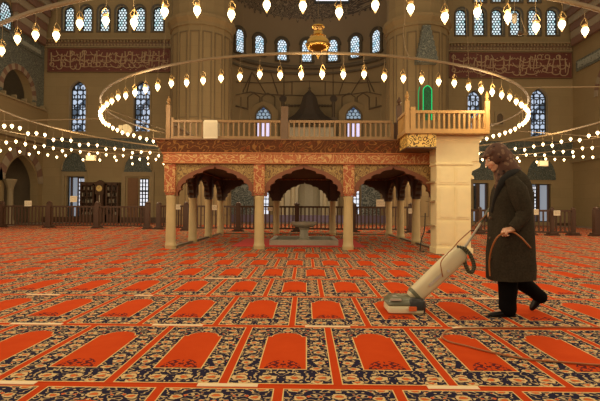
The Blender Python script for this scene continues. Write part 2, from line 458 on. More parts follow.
def ring_band(mb, o, z0, z1, t=.16, i=0.0):
    x0, x1, y0, y1 = X0-o, X1+o, Y0-o, Y1+o
    mb.box(x0, x1, y0, y0+t, z0, z1); mb.box(x0, x1, y1-t, y1, z0, z1)
    mb.box(x0, x0+t, y0+t, y1-t, z0, z1); mb.box(x1-t, x1, y0+t, y1-t, z0, z1); return mb
build(ring_band(MB(), 0, ZA, ZB), 'painted_beam', arabesque('beam_scroll_paint', (.40, .105, .028), (.62, .38, .14), 4.6, .075, (.46, .22, .07), flowers=(.50, .32, .12)), plat)
m = MB(); ring_band(m, .03, ZA-.012, ZA+.012, .05); ring_band(m, .03, ZB-.02, ZB+.01, .05); build(m, 'beam_fillet', plain('orange_fillet', (.44, .15, .04), .5), plat)
# cornice: flaring upwards
m = MB()
n0, n1 = .02, .17
for (za, zb, oa, ob) in ((ZB+.01, ZB+.05, .03, .05), (ZB+.05, ZD-.03, .05, .18)):
    lo_ = [(X0-oa, Y0-oa, za), (X1+oa, Y0-oa, za), (X1+oa, Y1+oa, za), (X0-oa, Y1+oa, za)]
    hi_ = [(X0-ob, Y0-ob, zb), (X1+ob, Y0-ob, zb), (X1+ob, Y1+ob, zb), (X0-ob, Y1+ob, zb)]
    m.loft([lo_, hi_])
build(m, 'cornice', CORNICE, plat)
build(MB().box(X0-.22, X1+.22, Y0-.22, Y1+.22, ZD-.03, ZD), 'deck', WOOD_MID, plat)
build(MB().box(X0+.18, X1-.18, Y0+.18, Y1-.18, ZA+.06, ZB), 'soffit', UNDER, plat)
# low stone kerbs between the side and rear columns
m = MB()
for x in (XS[0], XS[3]): m.box(x-.05, x+.05, YS[0]+.16, YS[3]-.16, .0105, .055)
m.box(XS[0]+.16, XS[3]-.16, YS[3]-.05, YS[3]+.05, .0105, .055)
build(m, 'kerb', plain('dark_kerb', (.16, .11, .06), .7), plat)
# railing
def rail_run(p, q, name='railing', z0=ZD, zt=3.14, sp=.123, mat=WOOD, parent=plat, bw=.019, hr=.035):
    p = Vector((p[0], p[1], 0)); q = Vector((q[0], q[1], 0)); d = q-p; L = d.length; n = max(2, int(L/sp))
    ang = math.atan2(d.y, d.x); R = Matrix.Rotation(ang, 4, 'Z'); mb = MB()
    mid = (p+q)/2
    for z, hz in ((z0+.035, .035), (zt-.03, .03)):
        mb.obox(Matrix.Translation(mid+Vector((0,0,z))) @ R, L/2, hr, hz)
    for i in range(n+1):
        c = p + d*(i/n)
        mb.obox(Matrix.Translation(c+Vector((0,0,(z0+zt)/2))) @ R, bw, bw, (zt-z0)/2-.04)
    return build(mb, name, mat, parent)
def rail_post(x, y, h, name='railing_post', mat=WOOD, w=.05, z0=ZD, ball=True, parent=plat):
    mb = MB().box(x-w, x+w, y-w, y+w, z0, h)
    if ball: mb.lathe([(.02,0),(w*.8,.02),(w*.5,.05),(w*1.0,.10),(w*.7,.15),(.008,.22)], 10, (x, y, h))
    return build(mb, name, mat, parent)
YF = Y0-.10
def PX(px, Y=YF): return W(px, 130, Y).x
rail_run((PX(173), YF), (PX(202.3), YF)); rail_run((PX(217.7), YF), (PX(281), YF)); rail_run((PX(289), YF), (PX(391), YF))
rail_run((PX(169), YF), (PX(169), Y1+.1)); rail_run((PX(169), Y1+.1), (X1+.1, Y1+.1), mat=WOOD_MID); rail_run((X1+.1, Y0+.9), (X1+.1, Y1+.1))
rail_post(PX(168.5), YF, 3.50); rail_post(PX(284.5), YF+.02, 3.47, w=.085, mat=plain('walnut_wood', (.13, .07, .028), .5), ball=False)
rail_post(PX(172.5), YF, 3.2, ball=False, w=.03)
rail_post(PX(392), YF, 3.06, ball=False, w=.035); rail_post(PX(399), YF, 3.50, mat=WOOD_DK, w=.06)
rail_post(PX(169), Y1+.1, 3.4); rail_post(X1+.1, Y1+.1, 3.4)
build(MB().box(PX(394), PX(398), YF, YF+.5, ZD, 3.1), 'stair_cheek', WOOD_DK, plat)

# red rug and fountain below
p = W(236, 245, 12.9)
tag(build(MB().box(-1.95, 1.55, 11.95, 15.1, .0105, .020), 'red_rug', RED_RUG), 'plain bright red rug under the marble fountain', 'rug')
fx = W(304, 240, 13.3).x
ft = empty('marble_fountain', (fx, 13.3, 0), 'small marble fountain with a round bowl inside a low square kerb', 'fountain')
m = MB(); a, t_, hz = .93, .13, .16
m.box(fx-a, fx+a, 13.3-a, 13.3-a+t_, .02, hz); m.box(fx-a, fx+a, 13.3+a-t_, 13.3+a, .02, hz)
m.box(fx-a, fx-a+t_, 13.3-a+t_, 13.3+a-t_, .02, hz); m.box(fx+a-t_, fx+a, 13.3-a+t_, 13.3+a-t_, .02, hz)
build(m, 'basin_kerb', MARBLE_GREY, ft)
build(MB().box(fx-a+t_, fx+a-t_, 13.3-a+t_, 13.3+a-t_, .02, .05), 'basin_floor', plain('wet_stone', (.12, .10, .07), .2), ft)
build(MB().lathe([(.19,.05),(.19,.12),(.13,.16),(.12,.40),(.15,.44),(.15,.46)], 8, (fx, 13.3, 0)), 'pedestal', MARBLE_GREY, ft)
build(MB().lathe([(.14,.46),(.30,.50),(.36,.56),(.37,.63),(.34,.63),(.28,.58),(.10,.565)], 20, (fx, 13.3, 0)), 'bowl', MARBLE_GREY, ft, True)
build(MB().lathe([(.05,.56),(.045,.62),(.06,.64),(.02,.66)], 10, (fx, 13.3, 0)), 'spout', MARBLE_GREY, ft, True)

# ------------------------------------------------------------------ marble pier and the balcony on it
pr = empty('marble_pier', (3.40, 10.68, 0), 'cream marble pier carrying the wooden balcony, to the left of the woman', 'pier')
PY = 10.38
m = MB(); m.box(2.93, 3.76, PY-.03, 10.9, .01, .14); m.box(2.95, 3.72, PY, 10.88, .14, 2.02)
build(m, 'shaft', PIERM, pr)
m = MB(); m.box(2.92, 3.76, PY-.035, 10.9, 2.02, 2.06); m.box(2.94, 3.74, PY-.01, 10.89, 2.06, 2.10); m.box(2.93, 3.90, PY-.01, 10.9, 2.10, 2.52)
build(m, 'head_block', PIERM, pr)
m = MB()
for i, (e, z0, z1) in enumerate(((.02, 2.52, 2.56), (.045, 2.56, 2.60), (.075, 2.60, 2.66))): m.box(2.93-e, 3.90+e, PY-.01-e, 10.9, z0, z1)
build(m, 'cornice', PIERM, pr)
m = MB()                       # raised panels
for x0, x1 in ((2.985, 3.30), (3.36, 3.69)):
    for z0, z1 in ((.22, .74), (.80, 1.52), (1.58, 1.97)):
        m.box(x0, x1, PY-.014, PY, z0, z1); m.box(x0+.04, x1-.04, PY-.024, PY-.014, z0+.04, z1-.04)
build(m, 'relief_panel', PIERM, pr)
m = MB(); pts = [(3.72, 1.72), (3.80, 1.70), (3.79, 1.76), (3.74, 1.80), (3.76, 1.88), (3.86, 1.93), (3.93, 1.97), (3.95, 2.04), (3.90, 2.10), (3.72, 2.10)]
m.prism(pts, PY+.02, PY+.45); build(m, 'scroll_bracket', PIERM, pr)
m = MB()
for z in (.62, 1.18, 1.62): m.box(2.84, 2.95, PY+.12, PY+.5, z, z+.035)
build(m, 'side_ledge', plain('darker_marble', (.34, .24, .12), .6), pr)  # ledges in a darker tone than the pier marble
bc = empty('wooden_balcony', (3.0, 10.6, 2.66), 'honey-coloured wooden balcony projecting from the right end of the platform', 'balcony')
BY = 10.02; bx0 = W(407, 130, BY).x; bx1 = W(487, 130, BY).x
build(MB().box(bx0-.04, bx1+.04, BY-.05, 10.9, 2.665, 2.74), 'floor_board', HONEY, bc)
rail_run((bx0+.04, BY), (bx1-.06, BY), parent=bc, z0=2.70, zt=3.17, sp=.105, mat=HONEY, bw=.02)
rail_run((bx0, BY), (bx0, 10.88), parent=bc, z0=2.70, zt=3.17, mat=HONEY); rail_run((bx1, BY), (bx1, 10.88), parent=bc, z0=2.70, zt=3.17, mat=HONEY)
for x, y, h in ((bx0-.0, BY, 3.38), (bx1, BY, 3.38)): rail_post(x, y, h, mat=HONEY, w=.045, z0=2.70, parent=bc)
rail_post(bx0+.12, BY, 3.24, mat=HONEY, w=.055, z0=2.70, parent=bc, ball=False)
build(MB().box(bx0+.02, 2.845, BY+.03, 10.9, 2.38, 2.665), 'gilt_frieze', FRIEZE_GOLD, bc)
build(MB().box(bx0-.0, 2.845, BY+.01, 10.9, 2.35, 2.38), 'frieze_edge', WOOD_DK, bc)
m = MB()
for x in (bx0+.35, bx0+.75, bx0+1.15, bx0+1.55): m.box(x, x+.02, BY-.0, BY+.9, 2.668, 2.69)

# white loudspeaker cabinet at the railing
p = W(210, 130, YF-.16); z1 = W(210, 119.5, YF-.16).z
ls = empty('loudspeaker', (p.x, YF-.08, ZD), 'cream box loudspeaker standing on the platform edge by the front railing', 'loudspeaker')
m = MB().box(p.x-.168, p.x+.168, YF-.12, YF+.14, ZD, z1-.03); m.box(p.x-.15, p.x+.15, YF-.10, YF+.12, z1-.03, z1)
build(m, 'cabinet', plain('cream_plastic', (.72, .64, .46), .5, var=.03), ls)
build(MB().box(p.x-.145, p.x+.145, YF-.126, YF-.12, ZD+.04, z1-.06), 'grille', plain('cream_cloth', (.62, .55, .40), .9), ls)

# black cable hanging against the pier's left side
q0 = W(424, 232, 10.9); q1 = W(420, 248, 10.8)
tag(build(MB().tube([q0+Vector((.03,0,.45)), q0+Vector((.02,0,.15)), q0, (q0+q1)/2+Vector((-.02,0,0)), Vector((q1.x, q1.y, .03)), Vector((q1.x+.08, q1.y-.1, .025))], .014, 6), 'black_cable', plain('black_rubber', (.02, .018, .015), .5), None, True),
    'black cable drooping to the floor left of the marble pier', 'cable')

# ------------------------------------------------------------------ hall walls
WY = 31.0
def wx(px, py=130, Y=WY): return W(px, py, Y).x
def wz(px, py, Y=WY): return W(px, py, Y).z
WIN = [0]
PLASTER = plain('window_surround', (.33, .25, .135), .8)
LEAD = plain('dark_lead', (.03, .035, .04), .5)
def window(px, w_, ya, yb, mat, holes, pointed=0.0, Y=WY, frame=LEAD, bars=None, rectw=False):
    """px centre, px width, y top, y bottom -> a window set back in its opening"""
    WIN[0] += 1
    cx = wx(px, (ya+yb)/2, Y); s = Y/FPX; w = w_*s; z0 = wz(px, yb, Y); z1 = wz(px, ya, Y)
    prof = rect(cx-w/2, cx+w/2, z0, z1) if rectw else arch_poly(cx, w, z0, z1, pointed)
    holes.append(prof)
    e = empty('window_%d' % WIN[0], (cx, Y+.3, z0), kind='structure')
    inner = rect(cx-w/2+.06, cx+w/2-.06, z0+.06, z1-.06) if rectw else arch_poly(cx, w-.12, z0+.06, z1-.06, pointed)
    plate('window_frame', prof, [inner], .10, frame, Y+.28, 'y', e)
    plate('pane', prof, [], .03, mat, Y+.33, 'y', e)
    if bars:
        m = MB(); nx, nz = bars
        for i in range(1, nx): x = cx-w/2+w*i/nx; m.box(x-.03, x+.03, Y+.26, Y+.33, z0, z1-(0 if rectw else w*.3))
        for i in range(1, nz): z = z0+(z1-z0)*i/nz; m.box(cx-w/2+.02, cx+w/2-.02, Y+.26, Y+.33, z-.03, z+.03)
        build(m, 'glazing_bar', frame, e)
    return e
def surround(px, w_, ya, yb, grow, mat, Y=WY, pointed=0.0, th=.08, name='window_surround', parent=None):
    cx = wx(px, (ya+yb)/2, Y); s = Y/FPX; w = w_*s; z0 = wz(px, yb, Y); z1 = wz(px, ya, Y)
    return plate(name, arch_poly(cx, w+2*grow, z0-grow, z1+grow, pointed), [arch_poly(cx, w, z0, z1, pointed)], th, mat, Y-th/2+.01, 'y', parent)
ZTOP = 18.5
# left wall
LX0, LX1 = wx(44), wx(185)
H = []; E = []
for c in (68.5, 86.5, 103.8, 121.5, 139.3, 157.8):
    e = window(c, 11.3, 5.5, 31, LAT, H); surround(c, 11.3, 5.5, 31, .10, plain('dark_surround', (.12, .10, .07), .7), parent=e)
for c in (78, 142):
    e = window(c, 16.5, 81, 131.5, LAT_BIG, H, .35, bars=(3, 6)); surround(c, 16.5, 81, 131.5, .08, PLASTER, pointed=.35, parent=e)
e = window(75.5, 18.5, 176.5, 217, LAT_BLUE, H, rectw=True)
cx = wx(75.5); z0 = wz(75, 217)
m = MB(); m.box(wx(77.6), wx(78.6), WY+.1, WY+.3, z0, wz(75, 177)); m.box(wx(70.6), wx(71.8), WY+.1, WY+.3, z0, wz(75, 177)); build(m, 'shutter_edge', WOOD_DK, e)
build(MB().box(wx(78.8), wx(84), WY+.18, WY+.22, wz(80, 206), wz(80, 178)), 'bright_casement', LAT_SQ, e)
m = MB()
for i in range(1, 4): x = wx(78.8+5.2*i/4); m.box(x-.02, x+.02, WY+.14, WY+.18, wz(80, 206), wz(80, 178))
for i in range(0, 8): z = wz(80, 206)+(wz(80, 178)-wz(80, 206))*i/7; m.box(wx(78.8), wx(84), WY+.14, WY+.18, z-.03-(.05 if i == 4 else 0), z+.03)
build(m, 'glazing_bar', LEAD, e)
e = window(144, 9.5, 178.5, 217, LAT_BLUE, H, rectw=True)
build(MB().box(wx(139.6), wx(148.4), WY+.18, WY+.22, wz(144, 206), wz(144, 179)), 'bright_casement', LAT_SQ, e)
build(MB().box(wx(139.6), wx(148.4), WY+.16, WY+.24, wz(144, 217), wz(144, 206)), 'sill_panel', WOOD_DK, e)
m = MB()
for i in range(0, 4): x = wx(139.6+8.8*i/3); m.box(x-.035, x+.035, WY+.12, WY+.18, wz(144, 206), wz(144, 179))
for i in range(0, 8): z = wz(144, 206)+(wz(144, 179)-wz(144, 206))*i/7; m.box(wx(139.6), wx(148.4), WY+.12, WY+.18, z-.03-(.06 if i == 4 else 0), z+.03)
build(m, 'glazing_bar', LEAD, e)
tag(plate('wall_left', rect(LX0-.6, LX1, 0, ZTOP), H, .5, STONE, WY+.25), kind='structure')
# the brown shutter beside the bright window
sh = empty('window_shutter', (wx(134), WY-.05, 0), 'tall brown wooden shutter left of the bright barred window on the left wall', 'shutter')
m = MB(); m.box(wx(129), wx(139), WY-.10, WY, wz(134, 217), wz(134, 178)); build(m, 'leaf', WOOD_MID, sh)
m = MB()
for a, b in ((180, 192), (194, 204), (206, 215)): m.box(wx(130.3), wx(137.7), WY-.13, WY-.10, wz(134, b), wz(134, a))
build(m, 'raised_panel', WOOD_MID, sh)
# door-like stone frame, lunettes and tile bands
TR = [0]
def trim(mb, mat):
    TR[0] += 1; return tag(build(mb, 'trim_%d' % TR[0], mat), kind='structure')
def trim_plate(outer, holes, th, mat, Y):
    TR[0] += 1; return tag(plate('trim_%d' % TR[0], outer, holes, th, mat, Y), kind='structure')
m = MB(); m.box(wx(122.5), wx(126.5), WY-.1, WY, 0, wz(135, 176.5)); m.box(wx(151), wx(155), WY-.1, WY, 0, wz(135, 176.5)); m.box(wx(122.5), wx(155), WY-.1, WY, wz(135, 176.5), wz(135, 172)); trim(m, PLASTER)
m = MB(); m.box(wx(63), wx(65.6), WY-.1, WY, 0, wz(75, 176)); m.box(wx(85.6), wx(88), WY-.1, WY, 0, wz(75, 176)); m.box(wx(63), wx(88), WY-.1, WY, wz(75, 176), wz(75, 172)); trim(m, PLASTER)
for c, w_, ya, yb in ((75, 25, 152, 171.5), (138.5, 28, 152.5, 172)):
    cx = wx(c); s = WY/FPX; hw = w_*s/2; z0 = wz(c, yb); z1 = wz(c, ya)
    poly = [(cx-hw, z0), (cx+hw, z0)] + [(cx+hw*math.cos(a*PI/12)**.9 if a <= 6 else cx-hw*abs(math.cos(a*PI/12))**.9, z0+.1+(z1-z0-.1)*(math.sin(a*PI/12)*.8+.2*(1-abs(math.cos(a*PI/12))))) for a in range(13)]
    trim_plate(poly, [], .08, TILE, WY-.03)
    m = MB()
    for i, j in zip(poly[2:], poly[3:]): m.tube([(i[0], WY-.08, i[1]), (j[0], WY-.08, j[1])], .05, 6)
    trim(m, PLASTER)
trim(MB().box(LX0-.0, LX1, WY-.10, WY, wz(100, 149), wz(100, 138.5)), TILE)
m = MB(); m.box(LX0, LX1, WY-.16, WY, wz(100, 150.3), wz(100, 149)); m.box(LX0, LX1, WY-.16, WY, wz(100, 138.5), wz(100, 137)); trim(m, PLASTER)
DENT = arabesque('red_dentil_paint', (.17, .07, .045), (.26, .19, .11), 9, .12)
def cornice(x0, x1, c, ya, yb):
    za, zb = wz(c, ya), wz(c, yb)
    h = za-zb; m = MB()
    m.box(x0, x1, WY-.30, WY, za-h*.18, za); m.box(x0, x1, WY-.12, WY, zb, zb+h*.14)
    trim(m, PLASTER)
    trim(MB().box(x0, x1, WY-.08, WY, zb+h*.14, za-h*.18), DENT)
    m = MB(); n = int((x1-x0)/.22)
    for i in range(n): x = x0+(i+.5)*(x1-x0)/n; m.box(x-.05, x+.05, WY-.2, WY-.08, za-h*.42, za-h*.18)
    for i in range(n): x = x0+(i+.5)*(x1-x0)/n; m.box(x-.06, x+.06, WY-.13, WY-.08, zb+h*.2, zb+h*.42)
    trim(m, PLASTER)
cornice(LX0, LX1, 110, 39.3, 48)
trim(MB().box(LX0, LX1, WY-.12, WY, 0, wz(100, 217)), WOOD_DK)

# calligraphy panels
PANEL_RED = plain('deep_red_panel', (.15, .045, .032), .7, var=.2, scale=3)
SCRIPT = plain('cream_script', (.44, .31, .18), .6)
def callig(x0, x1, z0, z1, seed, Y, mb, rows=3, r=.045):
    rnd = random.Random(seed); H_ = z1-z0
    def st(pts, w=1.0):
        n = len(pts); P_ = [(min(max(a, x0+.05), x1-.05), Y, min(max(b, z0+.05), z1-.05)) for a, b in pts]
        mb.tube(P_, [r*w*(.55+.6*math.sin(PI*(i+.6)/(n+.2))) for i in range(n)], 5)
    x = x0+.15; step = H_*.155
    while x < x1-.2:                       # tall uprights crossing both lines of writing
        lean = rnd.uniform(-.05, .12)*H_; b = z0+H_*rnd.uniform(.15, .38); t_ = z0+H_*rnd.uniform(.80, .97)
        st([(x-lean*.1, b), (x+lean*.2, (b+t_)/2), (x+lean, t_), (x+lean-.06, t_-.05)], 1.0)
        x += step*rnd.choice((.9, 1.5, 2.2, 3.0))
    for row in range(rows):
        base = z0+H_*(.17+.29*row); x = x0+.1
        while x < x1-.3:
            L = H_*rnd.uniform(.28, .6); d = H_*rnd.uniform(.10, .22); k = rnd.random()
            if k < .4:      # deep bowl
                st([(x+L*(.5-.5*math.cos(a*PI/8)), base+d*.3-d*math.sin(a*PI/8)) for a in range(9)] + [(x+L*1.02, base+d*.9)])
            elif k < .65:   # looped head and tail
                st([(x+L*.2+d*.5*math.cos(a), base+d*.6+d*.5*math.sin(a)) for a in [i*PI/4 for i in range(-2, 6)]] + [(x+L*.5, base-.02), (x+L, base+d*.1)])
            elif k < .85:   # long backward sweep
                st([(x, base+d), (x+L*.2, base+d*.1), (x+L*.6, base-d*.35), (x+L, base-d*.1), (x+L*1.15, base+d*.8)])
            else:           # teeth
                st([(x+i*L/7, base+(d*.55 if i % 2 else 0)) for i in range(8)])
            if rnd.random() < .7:
                q = x+L*rnd.random(); zz = base+d*rnd.choice((1.5, -1.4))
                st([(q, zz), (q+.05, zz+.05), (q+.09, zz+.0)], .9)
            x += L*rnd.uniform(.72, .95)
def panel(pxa, pxb, ya, yb, label, seed, Y=WY, back=PANEL_RED, script=SCRIPT, border=True, r=.036):
    c = (pxa+pxb)/2; x0, x1 = wx(pxa, ya, Y), wx(pxb, ya, Y); z0, z1 = wz(c, yb, Y), wz(c, ya, Y)
    e = empty('inscription_panel', ((x0+x1)/2, Y, z0), label, 'inscription', 'calligraphy panels')
    build(MB().box(x0, x1, Y-.10, Y-.02, z0, z1), 'panel', back, e)
    m = MB(); callig(x0+.12, x1-.12, z0+.12, z1-.1, seed, Y-.105, m, r=r); build(m, 'lettering', script, e)
    if border:
        m = MB(); t_ = .06
        m.box(x0, x1, Y-.14, Y-.02, z0, z0+t_); m.box(x0, x1, Y-.14, Y-.02, z1-t_, z1); m.box(x0, x0+t_, Y-.14, Y-.02, z0, z1); m.box(x1-t_, x1, Y-.14, Y-.02, z0, z1)
        build(m, 'border', plain('red_border', (.20, .09, .05), .7), e)
        build(MB().box(x0+.12, x1-.12, Y-.125, Y-.10, (z0+z1)/2-.012, (z0+z1)/2+.012), 'middle_line', script, e)
    return e
panel(48.5, 171, 49, 72.5, 'long red panel of cream calligraphy high on the left wall', 3)

# bookcases and clock against the left wall
def bookcase(a, b, label):
    e = empty('bookcase', (wx((a+b)/2), WY-.3, 0), label, 'bookcase', 'bookcases beside the clock')
    x0, x1 = wx(a), wx(b); zt = wz(100, 184); zb = wz(100, 222)
    m = MB(); m.box(x0, x0+.07, WY-.5, WY-.1, 0, zt); m.box(x1-.07, x1, WY-.5, WY-.1, 0, zt); m.box(x0-.03, x1+.03, WY-.54, WY-.1, zt, zt+.09); m.box(x0, x1, WY-.16, WY-.1, 0, zt)
    m.box(x0, x1, WY-.5, WY-.16, 0, .45)
    for k in range(1, 5): z = .45+(zt-.45)*k/5; m.box(x0, x1, WY-.48, WY-.16, z-.02, z+.02)
    build(m, 'carcass', WOOD_DK, e)
    m = MB()
    rnd = random.Random(a)
    for k in range(5):
        z = .47+(zt-.45)*k/5; x = x0+.09
        while x < x1-.12:
            w = rnd.uniform(.03, .07); h = rnd.uniform(.16, .27)
            if rnd.random() < .8: m.cur = rnd.choice((0, 0, 1)); m.box(x, x+w, WY-.42, WY-.2, z, z+h)
            x += w+.012
    build(m, 'books', [plain('dark_book', (.07, .045, .03), .7), plain('pale_book', (.34, .30, .22), .7)], e)['kind'] = 'stuff'
    x = (x0+x1)/2
    m = MB(); m.box(x-.03, x+.03, WY-.53, WY-.49, .45, zt)
    for xx in (x0, x1-.09): m.box(xx, xx+.09, WY-.53, WY-.49, .45, zt)
    m.box(x0, x1, WY-.53, WY-.49, zt-.12, zt); m.box(x0, x1, WY-.53, WY-.49, .45, .55); build(m, 'door_frame', WOOD_DK, e)
bookcase(84.6, 98.2, 'dark glazed bookcase on the left side of the tall clock')
bookcase(109.8, 122, 'dark glazed bookcase on the right side of the tall clock')
e = empty('longcase_clock', (wx(104), WY-.35, 0), 'tall dark longcase clock with a gilt face between two bookcases', 'clock')
x = wx(104); zt = wz(104, 183.5)
m = MB(); m.box(x-.30, x+.30, WY-.6, WY-.1, 0, .7); m.box(x-.22, x+.22, WY-.55, WY-.1, .7, zt-.75); m.box(x-.29, x+.29, WY-.6, WY-.1, zt-.75, zt-.1); m.box(x-.33, x+.33, WY-.62, WY-.1, zt-.12, zt); m.prism([(x-.3, zt), (x+.3, zt), (x+.12, zt+.14), (x, zt+.2), (x-.12, zt+.14)], WY-.58, WY-.2)
build(m, 'case', WOOD_DK, e)
zc = zt-.36
dial = build(MB().cyl((x, WY-.62, zc), (x, WY-.6, zc), .20, n=24), 'dial', plain('gilt_dial', (.85, .62, .22), .5), e, origin=(x, WY-.61, zc))
m = MB(); m.tube([(x, WY-.63, zc), (x+.02, WY-.63, zc+.14)], .012, 6); m.tube([(x, WY-.63, zc), (x-.09, WY-.63, zc+.03)], .012, 6); build(m, 'hand', INK, dial)
build(MB().tube([(x, WY-.56, zt-.8), (x, WY-.56, zt-1.5)], .02, 6).lathe([(.01,-.1),(.09,-.06),(.09,.06),(.01,.1)], 12, (x, WY-.58, zt-1.55)), 'pendulum', plain('pale_pendulum', (.7, .62, .45), .4), e)

# ------------------------------------------------------------------ right wall
RX0, RX1 = wx(436), wx(572)
H = []
DS = plain('dark_surround', (.12, .10, .07), .7)
for c in (461.5, 479.7, 497.5, 515.8, 534, 552.5):
    e = window(c, 11.6, 8.3, 35, LAT, H); surround(c, 11.6, 8.3, 35, .10, DS, parent=e)
for c in (479.7, 497.5, 515.8, 534):
    e = window(c, 11.6, -26, 1.8, LAT, H); surround(c, 11.6, -26, 1.8, .10, DS, parent=e)
for c, w_, ya, yb in ((474.5, 14, 90, 138), (539, 17, 88.5, 136.5)):
    e = window(c, w_, ya, yb, LAT_BIG, H, .35, bars=(3, 6)); surround(c, w_, ya, yb, .09, PLASTER, pointed=.35, parent=e)
for a, b in ((473.5, 488.5), (530.5, 551)):
    e = window((a+b)/2, b-a, 184 if a > 500 else 183, 222, LAT_BLUE, H, rectw=True)
    if a > 500: l0, l1, d0, d1 = 531, 537, 537.4, 540
    else: l0, l1, d0, d1 = 474, 476, 476.5, 480
    build(MB().box(wx(l0), wx(l1), WY+.18, WY+.22, wz(a, 211), wz(a, 186)), 'bright_casement', LAT_SQ, e)
    m = MB(); m.box(wx(d0), wx(d1), WY+.05, WY+.3, wz(a, 222), wz(a, 184)); m.box(wx(b-2.2), wx(b-1.4), WY+.1, WY+.3, wz(a, 222), wz(a, 184)); build(m, 'shutter_edge', WOOD_DK, e)
    m = MB()
    for i in range(0, 4): x = wx(l0+(l1-l0)*i/3); m.box(x-.022, x+.022, WY+.14, WY+.18, wz(a, 211), wz(a, 186))
    for i in range(0, 8): z = wz(a, 211)+(wz(a, 186)-wz(a, 211))*i/7; m.box(wx(l0), wx(l1), WY+.14, WY+.18, z-.03-(.1 if i == 4 else 0), z+.03)
    build(m, 'glazing_bar', LEAD, e)
tag(plate('wall_right', rect(RX0, RX1+.6, 0, ZTOP), H, .5, STONE, WY+.25), kind='structure')
cornice(RX0, RX1, 510, 43, 52)
panel(448.5, 571, 53, 78.5, 'long red panel of cream calligraphy high on the right wall', 11)
trim(MB().box(RX0, RX1, WY-.10, WY, wz(510, 156), wz(510, 141.5)), TILE)
m = MB(); m.box(RX0, RX1, WY-.16, WY, wz(510, 157.5), wz(510, 156)); m.box(RX0, RX1, WY-.16, WY, wz(510, 141.5), wz(510, 140)); trim(m, PLASTER)
for c, w_, ya, yb in ((541, 28, 158, 180), (480, 26, 158, 180)):
    cx = wx(c); s = WY/FPX; hw = w_*s/2; z0 = wz(c, yb); z1 = wz(c, ya)
    poly = [(cx-hw, z0), (cx+hw, z0)] + [((cx+hw*math.cos(a*PI/12)) , z0+.1+(z1-z0-.1)*math.sin(a*PI/12)) for a in range(13)]
    trim_plate(poly, [], .08, TILE, WY-.03)
trim(MB().box(wx(555), RX1, WY-.12, WY, 0, wz(500, 222.5)), WOOD_DK)
e = empty('wall_niche', (wx(499.5), WY, wz(500, 126)), 'small dark framed niche on the right wall, left of the tall arched window', 'niche')
plate('frame', rect(wx(494.5), wx(504.5), wz(500, 126), wz(500, 112)), [arch_poly(wx(499.5), .42, wz(500, 124.6), wz(500, 113.6), .3)], .12, PLASTER, WY-.05, 'y', e)
build(MB().box(wx(495.5), wx(503.5), WY-.04, WY, wz(500, 125.4), wz(500, 112.8)), 'recess', JOINT, e)

